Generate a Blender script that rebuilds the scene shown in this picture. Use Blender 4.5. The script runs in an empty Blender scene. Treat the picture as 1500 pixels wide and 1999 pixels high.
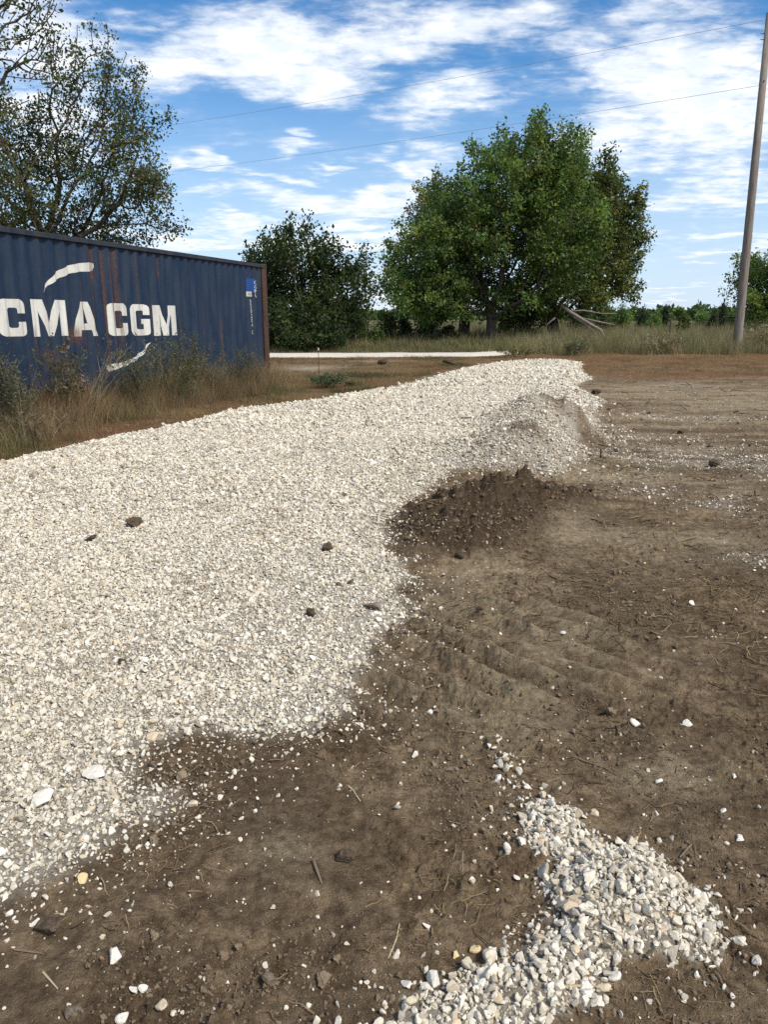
import bpy, bmesh, math, random
import numpy as np
from mathutils import Vector, Matrix

rng = np.random.default_rng(7)
random.seed(7)
SC = bpy.context.scene
COL = SC.collection
R = math.radians

# ------------------------------------------------------------------ camera
H = 1.60                                   # eye height over the dirt
FPX, CX, CY = 1444.0, 750.0, 999.5         # focal length in photo pixels
PITCH = math.atan((CY - 620.0) / FPX)
cam = bpy.data.cameras.new("camera"); camo = bpy.data.objects.new("camera", cam); COL.objects.link(camo)
cam.sensor_fit = 'VERTICAL'; cam.sensor_height = 36.0; cam.lens = 36.0 * FPX / 1999.0
cam.clip_start = 0.05; cam.clip_end = 6000
camo.location = (0, 0, H); camo.rotation_euler = (math.pi / 2 - PITCH, 0, 0)
SC.camera = camo

def ray(px, py):
    a = (px - CX) / FPX; b = -(py - CY) / FPX
    return (a, math.cos(PITCH) + b * math.sin(PITCH), -math.sin(PITCH) + b * math.cos(PITCH))
def at(px, py, z=0.0):                     # photo pixel -> point at height z
    d = ray(px, py); t = (z - H) / d[2]
    return (d[0] * t, d[1] * t, z)
def atY(px, py, Y):                        # photo pixel -> point at distance Y
    d = ray(px, py); t = Y / d[1]
    return (d[0] * t, Y, H + d[2] * t)

# ------------------------------------------------------------------ light
SUN_AZ, SUN_EL = R(128), R(50)
sun = bpy.data.lights.new("sun", 'SUN'); suno = bpy.data.objects.new("sun", sun); COL.objects.link(suno)
sun.energy = 3.0; sun.angle = R(12); sun.color = (1.0, 0.93, 0.82)
sd = Vector((math.sin(SUN_AZ) * math.cos(SUN_EL), math.cos(SUN_AZ) * math.cos(SUN_EL), math.sin(SUN_EL)))
suno.rotation_euler = sd.to_track_quat('Z', 'Y').to_euler()
suno.location = sd * 60
SC.view_settings.view_transform = 'Standard'; SC.view_settings.look = 'None'
SC.view_settings.gamma = 1.0; SC.view_settings.use_curve_mapping = False
SC.view_settings.exposure = 0.72
SC.cycles.use_denoising = False

class NT:                                   # small helper for node trees
    def __init__(s, tree): s.t = tree; s.n = tree.nodes; s.l = tree.links
    def new(s, typ, **kw):
        nd = s.n.new(typ)
        for k, v in kw.items(): setattr(nd, k, v)
        return nd
    def put(s, sock, v):
        if hasattr(v, 'is_output') or isinstance(v, bpy.types.NodeSocket): s.l.new(v, sock)
        elif v is not None: sock.default_value = v
    def math(s, op, a, b=None, c=None, clamp=False):
        nd = s.new('ShaderNodeMath', operation=op, use_clamp=clamp)
        s.put(nd.inputs[0], a); s.put(nd.inputs[1], b); s.put(nd.inputs[2], c)
        return nd.outputs[0]
    def ramp(s, v, lo, hi, a=0.0, b=1.0, smooth=True):
        nd = s.new('ShaderNodeMapRange', interpolation_type='SMOOTHSTEP' if smooth else 'LINEAR')
        s.put(nd.inputs['Value'], v); s.put(nd.inputs['From Min'], lo); s.put(nd.inputs['From Max'], hi)
        s.put(nd.inputs['To Min'], a); s.put(nd.inputs['To Max'], b)
        return nd.outputs[0]
    def noise(s, vec, scale, detail=4, rough=0.55, dist=0.0, color=False):
        nd = s.new('ShaderNodeTexNoise')
        s.put(nd.inputs['Vector'], vec)
        nd.inputs['Scale'].default_value = scale; nd.inputs['Detail'].default_value = detail
        nd.inputs['Roughness'].default_value = rough; nd.inputs['Distortion'].default_value = dist
        return nd.outputs['Color' if color else 'Fac']
    def mix(s, f, a, b, blend='MIX'):
        nd = s.new('ShaderNodeMix', data_type='RGBA', blend_type=blend)
        s.put(nd.inputs['Factor'], f)
        for i, v in ((6, a), (7, b)):
            if isinstance(v, tuple) and len(v) == 3: v = v + (1.0,)
            s.put(nd.inputs[i], v)
        return nd.outputs[2]
    def mapping(s, vec, loc=(0, 0, 0), rot=(0, 0, 0), scale=(1, 1, 1), typ='POINT'):
        nd = s.new('ShaderNodeMapping', vector_type=typ)
        s.put(nd.inputs[0], vec); nd.inputs[1].default_value = loc
        nd.inputs[2].default_value = rot; nd.inputs[3].default_value = scale
        return nd.outputs[0]

# ------------------------------------------------------------------ sky with clouds
world = bpy.data.worlds.new("World"); SC.world = world; world.use_nodes = True
w = NT(world.node_tree); w.n.clear()
sky = w.new('ShaderNodeTexSky', sky_type='NISHITA', sun_disc=False)
sky.sun_elevation = SUN_EL; sky.sun_rotation = SUN_AZ
sky.air_density = 1.0; sky.dust_density = 0.2; sky.ozone_density = 3.0; sky.altitude = 300
tc = w.new('ShaderNodeTexCoord').outputs['Generated']
sx = w.new('ShaderNodeSeparateXYZ'); w.l.new(tc, sx.inputs[0])
X, Y, Z = sx.outputs
az = w.math('ARCTAN2', X, Y)
zc = w.math('MAXIMUM', Z, 0.0)
el = w.math('ARCSINE', zc)
inv = w.math('ADD', zc, 0.10)
cb = w.new('ShaderNodeCombineXYZ')
w.put(cb.inputs[0], w.math('DIVIDE', X, inv)); w.put(cb.inputs[1], w.math('DIVIDE', Y, inv))
plane = cb.outputs[0]
cb2 = w.new('ShaderNodeCombineXYZ'); w.put(cb2.inputs[0], az); w.put(cb2.inputs[1], el)
ae = cb2.outputs[0]
wob = w.noise(plane, 2.2, 3, 0.5, color=True)
wv = w.new('ShaderNodeVectorMath', operation='SUBTRACT'); w.put(wv.inputs[0], wob); wv.inputs[1].default_value = (.5, .5, .5)
wv2 = w.new('ShaderNodeVectorMath', operation='SCALE'); w.put(wv2.inputs[0], wv.outputs[0]); wv2.inputs['Scale'].default_value = 0.10
wv3 = w.new('ShaderNodeVectorMath', operation='ADD'); w.put(wv3.inputs[0], ae); w.put(wv3.inputs[1], wv2.outputs[0])
aew = wv3.outputs[0]
def azel(px, py):
    d = Vector(ray(px, py)).normalized()
    return math.atan2(d.x, d.y), math.asin(d.z)
# cloud banks: bearing and height of each bank, its half size, tilt and strength
BANKS = [(470, 110, 260, 75, 0.10, 1.0), (560, 155, 190, 45, 0.05, .8), (760, 60, 260, 60, 0.10, .85), (280, 130, 60, 40, 0, .6),
         (80, 70, 120, 110, 0, .8), (90, 250, 160, 90, 0, .8), (1000, 45, 160, 60, 0, .55),
         (1330, 150, 300, 110, -0.25, .95), (1240, 260, 230, 80, -0.1, .8), (1430, 250, 120, 170, 0, .7),
         (880, 205, 130, 45, 0.05, .8), (612, 258, 42, 12, 0, .8), (600, 290, 75, 18, 0, .75), (715, 298, 70, 16, 0, .65),
         (400, 322, 100, 14, 0, .75), (560, 345, 80, 9, 0, .6), (690, 398, 210, 32, 0.03, .9), (600, 462, 280, 26, 0, .95),
         (420, 390, 75, 20, 0, .7), (1380, 385, 150, 26, 0, .75), (1420, 482, 170, 14, 0, .6), (840, 325, 70, 28, 0, .7),
         (1320, 566, 90, 9, 0, .6), (340, 470, 200, 25, 0, .7), (730, 560, 80, 40, 0, .6), (1300, 440, 120, 10, 0, .45),
         (250, 20, 120, 25, 0, .5), (650, 330, 60, 7, 0, .5), (480, 440, 120, 10, 0, .4)]
cover = None
for (bx, by, rx, ry, tilt, st) in BANKS:
    a0, e0 = azel(bx, by)
    sa = rx / FPX; se = ry / FPX
    # TEXTURE mapping subtracts the location, un-rotates and divides by the scale
    m = w.mapping(aew, (a0, e0, 0), (0, 0, tilt), (sa, se, 1), 'TEXTURE')
    ln = w.new('ShaderNodeVectorMath', operation='LENGTH'); w.put(ln.inputs[0], m)
    b = w.ramp(ln.outputs['Value'], 1.35, 0.25, 0.0, st)
    cover = b if cover is None else w.math('MAXIMUM', cover, b)
front = w.ramp(Y, 0.1, 0.4)
back = w.math('MULTIPLY', w.math('SUBTRACT', 1.0, front), 0.62)
cover = w.math('MAXIMUM', cover, back)
n1 = w.noise(plane, 2.6, 9, 0.60, 0.2)
n2 = w.noise(w.mapping(plane, rot=(0, 0, .25), scale=(1.0, 1.7, 1.0)), 10.0, 9, 0.60, 0.25)
nn = w.math('ADD', w.math('MULTIPLY', n1, 0.64), w.math('MULTIPLY', n2, 0.36))
dens0 = w.math('ADD', w.math('MULTIPLY', cover, 0.46), w.math('SUBTRACT', w.math('MULTIPLY', nn, 1.5), 0.75))
dens = w.math('ADD', w.math('MULTIPLY', w.ramp(dens0, 0.11, 0.50), 0.80), w.math('MULTIPLY', w.ramp(dens0, -0.04, 0.36), 0.17))
shade = w.noise(plane, 7.0, 5, 0.6)
ccol = w.mix(w.ramp(shade, 0.38, 0.62), (6.2, 6.7, 7.3), (7.9, 8.0, 8.1))
skyc = w.new('ShaderNodeHueSaturation'); w.put(skyc.inputs['Color'], sky.outputs[0])
skyc.inputs['Saturation'].default_value = 1.32; skyc.inputs['Value'].default_value = 1.0
hz = w.mix(w.math('MULTIPLY', w.ramp(el, 0.32, 0.0), .82), skyc.outputs[0], (4.3, 5.35, 6.9))
full = w.mix(dens, hz, ccol)
bg = w.new('ShaderNodeBackground'); w.put(bg.inputs['Color'], full); bg.inputs['Strength'].default_value = 0.09
wo = w.new('ShaderNodeOutputWorld'); w.l.new(bg.outputs[0], wo.inputs[0])

# ------------------------------------------------------------------ generic helpers
def tag(o, label=None, cat=None, group=None, kind=None):
    if label: o['label'] = label
    if cat: o['category'] = cat
    if group: o['group'] = group
    if kind: o['kind'] = kind
    return o
def link(name, me, mat=None, parent=None):
    o = bpy.data.objects.new(name, me); COL.objects.link(o)
    if mat is not None and not me.materials: me.materials.append(mat)
    if parent is not None: o.parent = parent
    return o
def empty(name, loc, rz=0.0):
    o = bpy.data.objects.new(name, None); COL.objects.link(o)
    o.empty_display_size = 0.2; o.location = loc; o.rotation_euler = (0, 0, rz)
    return o
def np_mesh(name, V, F, smooth=False, cols=None, attr='col'):
    """V (n,3); F (m,3) or (m,4)"""
    V = np.asarray(V, np.float32); F = np.asarray(F, np.int32)
    me = bpy.data.meshes.new(name)
    k = F.shape[1]; m = len(F)
    me.vertices.add(len(V)); me.vertices.foreach_set('co', V.ravel())
    me.loops.add(m * k); me.loops.foreach_set('vertex_index', F.ravel())
    me.polygons.add(m); me.polygons.foreach_set('loop_start', np.arange(0, m * k, k, dtype=np.int32))
    me.polygons.foreach_set('loop_total', np.full(m, k, np.int32))
    if smooth: me.polygons.foreach_set('use_smooth', np.ones(m, bool))
    me.update(calc_edges=True)
    if cols is not None:
        a = me.attributes.new(attr, 'FLOAT_COLOR', 'POINT')
        c = np.ones((len(V), 4), np.float32); c[:, :3] = cols
        a.data.foreach_set('color', c.ravel())
    return me
class MB:                                    # collects boxes, tubes and lathes into one mesh
    def __init__(s): s.bm = bmesh.new()
    def box(s, lo, hi, bev=0.0):
        lo = Vector(lo); hi = Vector(hi); c = (lo + hi) / 2; d = hi - lo
        r = bmesh.ops.create_cube(s.bm, size=1.0, matrix=Matrix.Translation(c) @ Matrix.Diagonal((d.x, d.y, d.z, 1)))
        if bev > 0:
            es = list({e for v in r['verts'] for e in v.link_edges})
            bmesh.ops.bevel(s.bm, geom=es, offset=bev, segments=1, affect='EDGES')
        return s
    def tube(s, pts, rad, n=8, cap=True):
        pts = [Vector(p) for p in pts]
        if not hasattr(rad, '__len__'): rad = [rad] * len(pts)
        rings = []
        for i, p in enumerate(pts):
            d = (pts[min(i + 1, len(pts) - 1)] - pts[max(i - 1, 0)]).normalized()
            a = d.orthogonal().normalized() if i == 0 else (prev - d * prev.dot(d)).normalized()
            prev = a; b = d.cross(a)
            rings.append([s.bm.verts.new(p + (a * math.cos(t) + b * math.sin(t)) * rad[i]) for t in [2 * math.pi * k / n for k in range(n)]])
        for r0, r1 in zip(rings, rings[1:]):
            for k in range(n): s.bm.faces.new((r0[k], r0[(k + 1) % n], r1[(k + 1) % n], r1[k]))
        if cap:
            s.bm.faces.new(rings[0][::-1]); s.bm.faces.new(rings[-1])
        return s
    def build(s, name, mat, parent=None, smooth=False):
        me = bpy.data.meshes.new(name); s.bm.normal_update(); s.bm.to_mesh(me); s.bm.free()
        if smooth: me.polygons.foreach_set('use_smooth', np.ones(len(me.polygons), bool))
        return link(name, me, mat, parent)

def material(name, rough=0.9, spec=0.2):
    m = bpy.data.materials.new(name); m.use_nodes = True
    t = NT(m.node_tree); p = t.n['Principled BSDF']
    p.inputs['Roughness'].default_value = rough; p.inputs['Specular IOR Level'].default_value = spec
    return m, t, p
def bump(t, p, h, strength, dist):
    b = t.new('ShaderNodeBump'); b.inputs['Strength'].default_value = strength; b.inputs['Distance'].default_value = dist
    t.put(b.inputs['Height'], h); t.l.new(b.outputs[0], p.inputs['Normal'])

# ------------------------------------------------------------------ numpy noise
def hsh(ix, iy, seed):
    h = (ix.astype(np.int64) * 374761393 + iy.astype(np.int64) * 668265263 + seed * 974634777) & 0xffffffff
    h = ((h ^ (h >> 13)) * 1274126177) & 0xffffffff
    h = ((h ^ (h >> 16)) * 2246822519) & 0xffffffff
    return (h ^ (h >> 15))
def perlin(x, y, seed=0):
    x = np.asarray(x, float); y = np.asarray(y, float)
    ix = np.floor(x); iy = np.floor(y); fx = x - ix; fy = y - iy
    ix = ix.astype(np.int64); iy = iy.astype(np.int64)
    def g(dx, dy):
        a = hsh(ix + dx, iy + dy, seed) * (2 * math.pi / 4294967296.0)
        return np.cos(a) * (fx - dx) + np.sin(a) * (fy - dy)
    u = fx * fx * fx * (fx * (fx * 6 - 15) + 10); v = fy * fy * fy * (fy * (fy * 6 - 15) + 10)
    a = g(0, 0); b = g(1, 0); c = g(0, 1); d = g(1, 1)
    return ((a + (b - a) * u) * (1 - v) + (c + (d - c) * u) * v) * 1.5
def fbm(x, y, f, octs, seed, gain=0.5):
    s = 0; a = 1.0; t = 0
    for o in range(octs):
        s = s + a * perlin(x * f, y * f, seed + o); t += a; a *= gain; f *= 2.03
    return s / t
def ss(x, a, b):
    t = np.clip((x - a) / (b - a), 0, 1); return t * t * (3 - 2 * t)
def sdist(x, y, poly):                        # signed distance, inside positive
    P = np.asarray(poly, float); n = len(P)
    best = np.full(x.shape, 1e9); ins = np.zeros(x.shape, bool)
    for i in range(n):
        ax, ay = P[i]; bx, by = P[(i + 1) % n]
        dx, dy = bx - ax, by - ay; L = dx * dx + dy * dy + 1e-12
        t = np.clip(((x - ax) * dx + (y - ay) * dy) / L, 0, 1)
        best = np.minimum(best, (x - ax - t * dx) ** 2 + (y - ay - t * dy) ** 2)
        c = (ay > y) != (by > y)
        if dy != 0: ins ^= c & (x < (y - ay) * dx / dy + ax)
    return np.where(ins, 1, -1) * np.sqrt(best)

# ------------------------------------------------------------------ the lie of the land
G = lambda z, L: [at(a, b, z)[:2] for a, b in L]
DRIVE = (G(.11, [(-420, 1010), (0, 905), (80, 888), (200, 862), (330, 838), (450, 806), (600, 789), (700, 767), (800, 741), (895, 715)])
         + G(.10, [(960, 704), (1050, 699), (1138, 703), (1138, 716), (1158, 733), (1125, 748), (1190, 785), (1165, 815)])
         + G(.06, [(1180, 862), (1130, 868), (1140, 905), (1075, 938), (1040, 925)])
         + G(.14, [(965, 912), (880, 905), (815, 945), (775, 1000), (765, 1045)])
         + G(.04, [(795, 1090), (790, 1150), (820, 1195), (740, 1235), (725, 1290), (690, 1365), (600, 1412), (500, 1425), (390, 1420), (300, 1440),
                   (255, 1478), (275, 1520), (345, 1515), (360, 1555), (280, 1600), (190, 1660), (100, 1700), (0, 1735), (-420, 1830)]))
PILE = G(.05, [(1015, 1600), (1030, 1560), (1065, 1540), (1120, 1560), (1135, 1600), (1190, 1625), (1250, 1640), (1330, 1690), (1390, 1760),
               (1420, 1825), (1360, 1842), (1260, 1850), (1190, 1868), (1165, 1925), (1090, 1955), (1010, 2010), (700, 2010), (730, 1975), (790, 1930),
               (870, 1885), (960, 1855), (1035, 1835), (1085, 1765), (1060, 1720), (1095, 1665), (1030, 1625)])
def blob(x, y, c, sx, sy, ang=0.0):
    ca, sa = math.cos(ang), math.sin(ang)
    dx, dy = x - c[0], y - c[1]
    return np.exp(-((dx * ca + dy * sa) / sx) ** 2 - ((-dx * sa + dy * ca) / sy) ** 2)
def seg(x, y, a, b):                          # distance to a line between two plan points
    dx, dy = b[0] - a[0], b[1] - a[1]
    t = np.clip(((x - a[0]) * dx + (y - a[1]) * dy) / (dx * dx + dy * dy), 0, 1)
    return np.hypot(x - a[0] - t * dx, y - a[1] - t * dy)
def cone(x, y, c, rad):                       # heap at its angle of repose, rounded top
    d = np.sqrt((x - c[0]) ** 2 + (y - c[1]) ** 2 + 0.02)
    return np.clip(1 - d / rad, 0, 1)
MND = at(925, 985, .12); MND2 = at(1000, 960, .10); MND3 = at(870, 1030, .08); MND4 = at(1110, 975, .05)
HP1 = at(1042, 789, .52); HP1b = at(1110, 838, .2); HP2 = at(1040, 868, .2); HP3 = at(1140, 778, .25); HP0 = at(960, 905, .15)
PKA = at(1235, 1740, .05); PKB = at(1065, 1585, .05); PKC = at(950, 1930, .05); PKD = at(1140, 1800, .05)
TRK = at(900, 1265, 0)
def land(x, y):
    """height and surface weights at plan positions"""
    x = np.asarray(x, float); y = np.asarray(y, float)
    r = np.hypot(x, y)
    near = r < 60
    dd = np.full(x.shape, -9.0); dp = np.full(x.shape, -9.0)
    dd[near] = sdist(x[near], y[near], DRIVE)
    nr = r < 6
    dp[nr] = sdist(x[nr], y[nr], PILE)
    jag = 0.16 * fbm(x, y, 3.2, 5, 11, .6) * np.clip(r / 5, .55, 1.4)
    dd = dd + jag; dp = dp + 0.075 * fbm(x, y, 9.0, 4, 15, .6)
    thick = (0.03 + 0.19 * ss(y, 2.8, 7.5)) * (1 - .62 * ss(y, 13, 21))
    z = thick * ss(dd, -0.10, np.where(x < 0, .40, .75)) * np.where(r < 60, 1, 0)
    z = z + 0.03 * fbm(x, y, .35, 3, 21) * ss(r, 2, 8)
    # soil mounds, spill heaps
    mound = 0.22 * blob(x, y, MND, .50, .36, .3) + 0.19 * blob(x, y, MND2, .5, .40, .2) + 0.15 * blob(x, y, MND3, .42, .38) + 0.06 * blob(x, y, MND4, .5, .22) + .08 * blob(x, y, at(900, 1075, .03), .40, .26) + .07 * blob(x, y, at(1010, 1030, .03), .35, .4)
    heap = 0.42 * np.maximum(cone(x, y, HP1, .95), .93 * np.clip(1 - seg(x, y, HP1, HP1b) / .55, 0, 1)) + .08 * blob(x, y, HP1b, .75, .8, -.6) + 0.26 * blob(x, y, HP2, .7, .6) + 0.20 * blob(x, y, HP3, .9, .9) + .10 * blob(x, y, HP0, .8, .5)
    rough = fbm(x, y, 5.0, 5, 31, .6)
    z = z + mound * (1 + .8 * rough) + .07 * np.clip(mound * 9, 0, 1) * np.maximum(fbm(x, y, 7, 4, 33, .6), -.12) + heap * (1 + .22 * rough)
    pile = 0.075 * blob(x, y, PKA, .30, .22, .2) + 0.03 * blob(x, y, PKB, .14, .12) + 0.03 * blob(x, y, PKC, .30, .12, .3) + .03 * blob(x, y, PKD, .25, .2)
    z = z + pile * ss(dp, -.08, .12)
    # weights
    grav = ss(dd, -0.05, 0.12); pil = ss(dp, -0.03, 0.03)
    mw = np.clip(mound * 12 - .30, 0, 1)
    BA, BB = at(1048, 792, .48), at(1165, 868, .05)
    brown = np.maximum(1.5 * np.exp(-(seg(x, y, BA, BB) / .17) ** 2), 1.25 * blob(x, y, at(1022, 862, .28), .30, .22))
    brown = np.maximum(brown, np.maximum(1.0 * blob(x, y, at(1010, 900, .2), .35, .22), 1.0 * np.exp(-(seg(x, y, at(1150, 790, .25), at(1175, 805, .12)) / .14) ** 2)))
    brown = np.clip(brown * (.75 + 1.1 * fbm(x, y, 4, 3, 35)), 0, 1)
    grav = grav * (1 - .9 * brown) * (1 - np.clip(mw * 1.3, 0, 1) * (1 - ss(dd, .15, .5)))
    # clay showing through, pale dust, dark soil
    def patch(L): 
        s = 0
        for (px, py, rx, ry) in L:
            c = at(px, py, 0); k = c[1] / FPX * 1.03
            sx_ = rx * math.hypot(c[0], c[1]) / FPX; sy_ = max(abs(at(px, py - ry, 0)[1] - c[1]), .05)
            s = np.maximum(s, blob(x, y, c, sx_, sy_))
        return s
    streak = fbm(x * .30, y * 1.9, 1.1, 5, 53, .62) * ss(y, 3.5, 6.5)
    tan = patch([(1090, 1030, 110, 40), (1180, 1050, 160, 25), (960, 1130, 120, 40), (1000, 1220, 130, 50), (950, 1380, 150, 70), (1350, 1060, 190, 30),
                 (1400, 790, 200, 25), (1220, 930, 180, 18), (560, 1660, 90, 60), (1300, 760, 160, 10), (1430, 960, 80, 12), (1100, 1035, 90, 45), (1080, 1250, 160, 40), (900, 1180, 90, 30), (1330, 1520, 160, 30)])
    tan = np.clip(tan * (1.0 + 1.2 * fbm(x, y, 2.5, 4, 41) - 1.3 * streak) + .75 * ss(-streak, .10, .32) * ss(y, 5, 7), 0, 1)
    dust = patch([(1360, 892, 210, 26), (1230, 860, 120, 12), (1450, 905, 120, 20), (1160, 845, 60, 30), (1330, 818, 120, 4), (1430, 985, 70, 16), (1290, 962, 70, 10),
                  (1480, 1090, 60, 15), (1330, 750, 40, 6), (610, 718, 80, 9), (700, 708, 60, 5)])
    dust = np.clip(dust * (.55 + 1.5 * fbm(x * .6, y * 2.2, 1.6, 4, 45)), 0, 1)
    dark = ss(fbm(x, y, .95, 6, 51, .65) * (1 - .5 * ss(y, 4, 7)) + .9 * streak, -.18, .20)
    # grass bands: left of the drive, right far band, verge, field
    xd = np.interp(y, [p[1] for p in DRIVE[0:12]], [p[0] for p in DRIVE[0:12]])
    left = ss(xd - x + .25 * fbm(x, y, 1.2, 3, 61), .0, .5) * ss(y, 1.5, 4) * ss(-dd, -.02, .06)
    red = np.maximum(left * (y < 40), ss(x, 1.5, 5) * ss(y + 2.5 * fbm(x, y, .3, 3, 63), 18.5, 23.5)) * (1 - grav)
    red = red * (1 - .95 * np.maximum(blob(x, y, at(605, 719, 0), 2.2, 2.6), blob(x, y, at(740, 705, 0), 1.8, .8)))
    green = ss(y + 1.0 * fbm(x, y, .25, 3, 65), 34.5, 36.5)
    gl = np.clip(1.6 * fbm(x, y, .45, 3, 67) + .25, 0, 1) * left
    # dirt relief
    bare = (1 - np.clip(grav + pil, 0, 1)) * (1 - .8 * np.clip(red, 0, 1))
    nearw = 1 - ss(r, 14, 30)
    crust = ss(fbm(x, y, 1.7, 4, 74), -.12, .22)
    rel = 0.024 * fbm(x, y, 3.5, 4, 71) + (.35 + crust) * (0.024 * np.abs(fbm(x, y, 8, 4, 73, .65)) + 0.007 * fbm(x, y, 24, 4, 75, .7))
    cl = np.maximum(fbm(x, y, 19, 4, 77, .65) - .08, 0) * .040 * crust
    z = z + bare * nearw * (rel * 1.2 + cl)
    # cleat marks left by a tracked machine
    dx, dy = x - TRK[0], y - TRK[1]
    ca, sa = math.cos(-.80), math.sin(-.80)
    u, v = dx * ca + dy * sa, -dx * sa + dy * ca
    tw = np.exp(-(np.hypot(dx / 1.0, dy / .75)) ** 4)
    cleat = np.sin(2 * math.pi * (v / .19 + .12 * u + .40 * fbm(x, y, 1.6, 3, 81)))
    z = z + tw * bare * .046 * cleat * (.75 + 1.2 * fbm(x, y, 2.5, 3, 83))
    tan = np.clip(tan + tw * np.clip(.40 + .5 * cleat, 0, 1) * .8, 0, 1)  # tan clay, made paler on ridges: light on the cleats put into colour
    gw = np.clip(grav + pil, 0, 1)
    z = z + gw * nearw * (.012 * fbm(x, y, 6, 3, 85) + .006 * fbm(x, y, 26, 2, 87))
    z = z + ss(r, 60, 400) * 1.2 * fbm(x, y, .006, 2, 89) 
    return dict(z=z, grav=grav, pile=pil, tan=tan, dust=dust, dark=np.maximum(dark, mw), mound=mw, red=np.clip(red, 0, 1), green=green, gl=gl, dd=dd, dp=dp, brown=brown, left=left)

# ---- ground material
def ground_material():
    m, t, p = material("ground", .95, .1)
    co = t.new('ShaderNodeTexCoord').outputs['Object']
    A = t.new('ShaderNodeAttribute', attribute_name='za'); B = t.new('ShaderNodeAttribute', attribute_name='zb')
    sa = t.new('ShaderNodeSeparateColor'); t.l.new(A.outputs['Color'], sa.inputs[0])
    sb = t.new('ShaderNodeSeparateColor'); t.l.new(B.outputs['Color'], sb.inputs[0])
    grav, tan, red = sa.outputs; green = A.outputs['Alpha']
    dust, dark, gl = sb.outputs; mound = B.outputs['Alpha']
    nA = t.noise(co, 7, 8, .68); nB = t.noise(co, 60, 6, .7); nC = t.noise(co, 1.6, 6, .6)
    strk = t.noise(t.mapping(co, scale=(.35, 3.2, 1)), 3.0, 6, .65)
    soil = t.mix(t.ramp(nA, .32, .68), (.118, .081, .049), (.315, .232, .146))
    soil = t.mix(t.math('MULTIPLY', dark, .80), soil, t.mix(nB, (.072, .049, .030), (.170, .121, .076)))
    soil = t.mix(t.math('MULTIPLY', tan, t.ramp(strk, .3, .6, .35, 1.0)), soil, t.mix(nA, (.25, .195, .122), (.38, .31, .21)))
    soil = t.mix(t.math('MULTIPLY', t.ramp(nC, .5, .7), .45), soil, (.185, .14, .09))
    soil = t.mix(mound, soil, t.mix(nB, (.048, .033, .021), (.125, .088, .056)))
    soil = t.mix(t.math('MULTIPLY', dust, t.ramp(strk, .35, .6, .25, 1.0)), soil, t.mix(nB, (.24, .20, .15), (.46, .42, .35)))
    soil = t.mix(1.0, soil, t.mix(t.ramp(t.noise(co, 26, 9, .78), .34, .66), (.58, .56, .54), (1.42, 1.42, 1.40)), 'MULTIPLY')
    speck = t.ramp(t.noise(co, 130, 2, .5), .69, .74)
    soil = t.mix(t.math('MULTIPLY', speck, .6), soil, (.42, .37, .30))
    redc = t.mix(t.ramp(nA, .3, .7), (.115, .075, .040), (.27, .185, .105))
    redc = t.mix(t.ramp(t.noise(co, .35, 3, .6), .35, .65, 0, .8), redc, t.mix(nA, (.115, .050, .024), (.21, .105, .052)))
    redc = t.mix(gl, redc, t.mix(nB, (.035, .040, .012), (.10, .10, .04)))
    grn = t.mix(t.ramp(nC, .35, .65), (.060, .064, .020), (.135, .115, .050))
    sand = t.mix(t.ramp(nB, .3, .7), (.31, .275, .22), (.60, .56, .475))
    sand = t.mix(t.ramp(nC, .5, .75, 0, .35), sand, (.30, .245, .17))
    c = t.mix(red, soil, redc); c = t.mix(green, c, grn); c = t.mix(grav, c, sand)
    t.l.new(c, p.inputs['Base Color'])
    h = t.math('ADD', t.math('MULTIPLY', nB, .5), t.noise(co, 190, 4, .7))
    bump(t, p, h, 1.0, .022)
    return m
M_ground = ground_material()

# ---- one sheet in polar rings round the photographer, finest where one stands
def build_ground():
    az1 = np.concatenate([np.linspace(-180, -60, 25)[:-1], np.linspace(-60, -34, 60)[:-1], np.linspace(-34, 34, 900)[:-1], np.linspace(34, 60, 60)[:-1], np.linspace(60, 180, 25)[:-1]])
    dep = np.concatenate([np.linspace(89.6, 56, 26)[:-1], np.linspace(56, 3.2, 900)])
    r1 = np.concatenate([H / np.tan(np.radians(dep)), np.geomspace(H / math.tan(R(3.2)) * 1.02, 3500, 70)])
    na, nr = len(az1), len(r1)
    rr, aa = np.meshgrid(r1, np.radians(az1), indexing='ij')
    x = (rr * np.sin(aa)).ravel(); y = (rr * np.cos(aa)).ravel()
    L = land(x, y)
    V = np.stack([x, y, L['z']], 1)
    i = np.arange(nr - 1)[:, None]; j = np.arange(na)[None, :]; j2 = (j + 1) % na
    F = np.stack([(i * na + j), (i * na + j2), ((i + 1) * na + j2), ((i + 1) * na + j)], -1).reshape(-1, 4)
    fg = L['grav'][F].mean(1) > .5
    gw = np.clip(L['grav'] + L['pile'] * .75, 0, 1)
    za = np.stack([gw, L['tan'], L['red'], L['green']], 1).astype(np.float32)
    zb = np.stack([L['dust'], L['dark'], L['gl'], L['mound']], 1).astype(np.float32)
    def part(name, FF, extra=None):
        used = np.zeros(len(V), bool); used[FF.ravel()] = True
        idx = np.cumsum(used) - 1
        v = V[used]; f = idx[FF][:, ::-1]
        me = np_mesh(name, v, f, smooth=True)
        for nm, d in (('za', za), ('zb', zb)):
            a = me.attributes.new(nm, 'FLOAT_COLOR', 'POINT'); a.data.foreach_set('color', d[used].ravel())
        return tag(link(name, me, M_ground), kind='structure')
    part('ground', F[~fg]); part('gravel_driveway', F[fg])
build_ground()

def gz(x, y): return float(land(np.array([x]), np.array([y]))['z'][0])
def onland(px, py, z0=0.0):
    """photo pixel -> point on the real relief"""
    z = z0
    for _ in range(6):
        q = at(px, py, z); z = gz(q[0], q[1])
    return (q[0], q[1], z)

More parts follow.
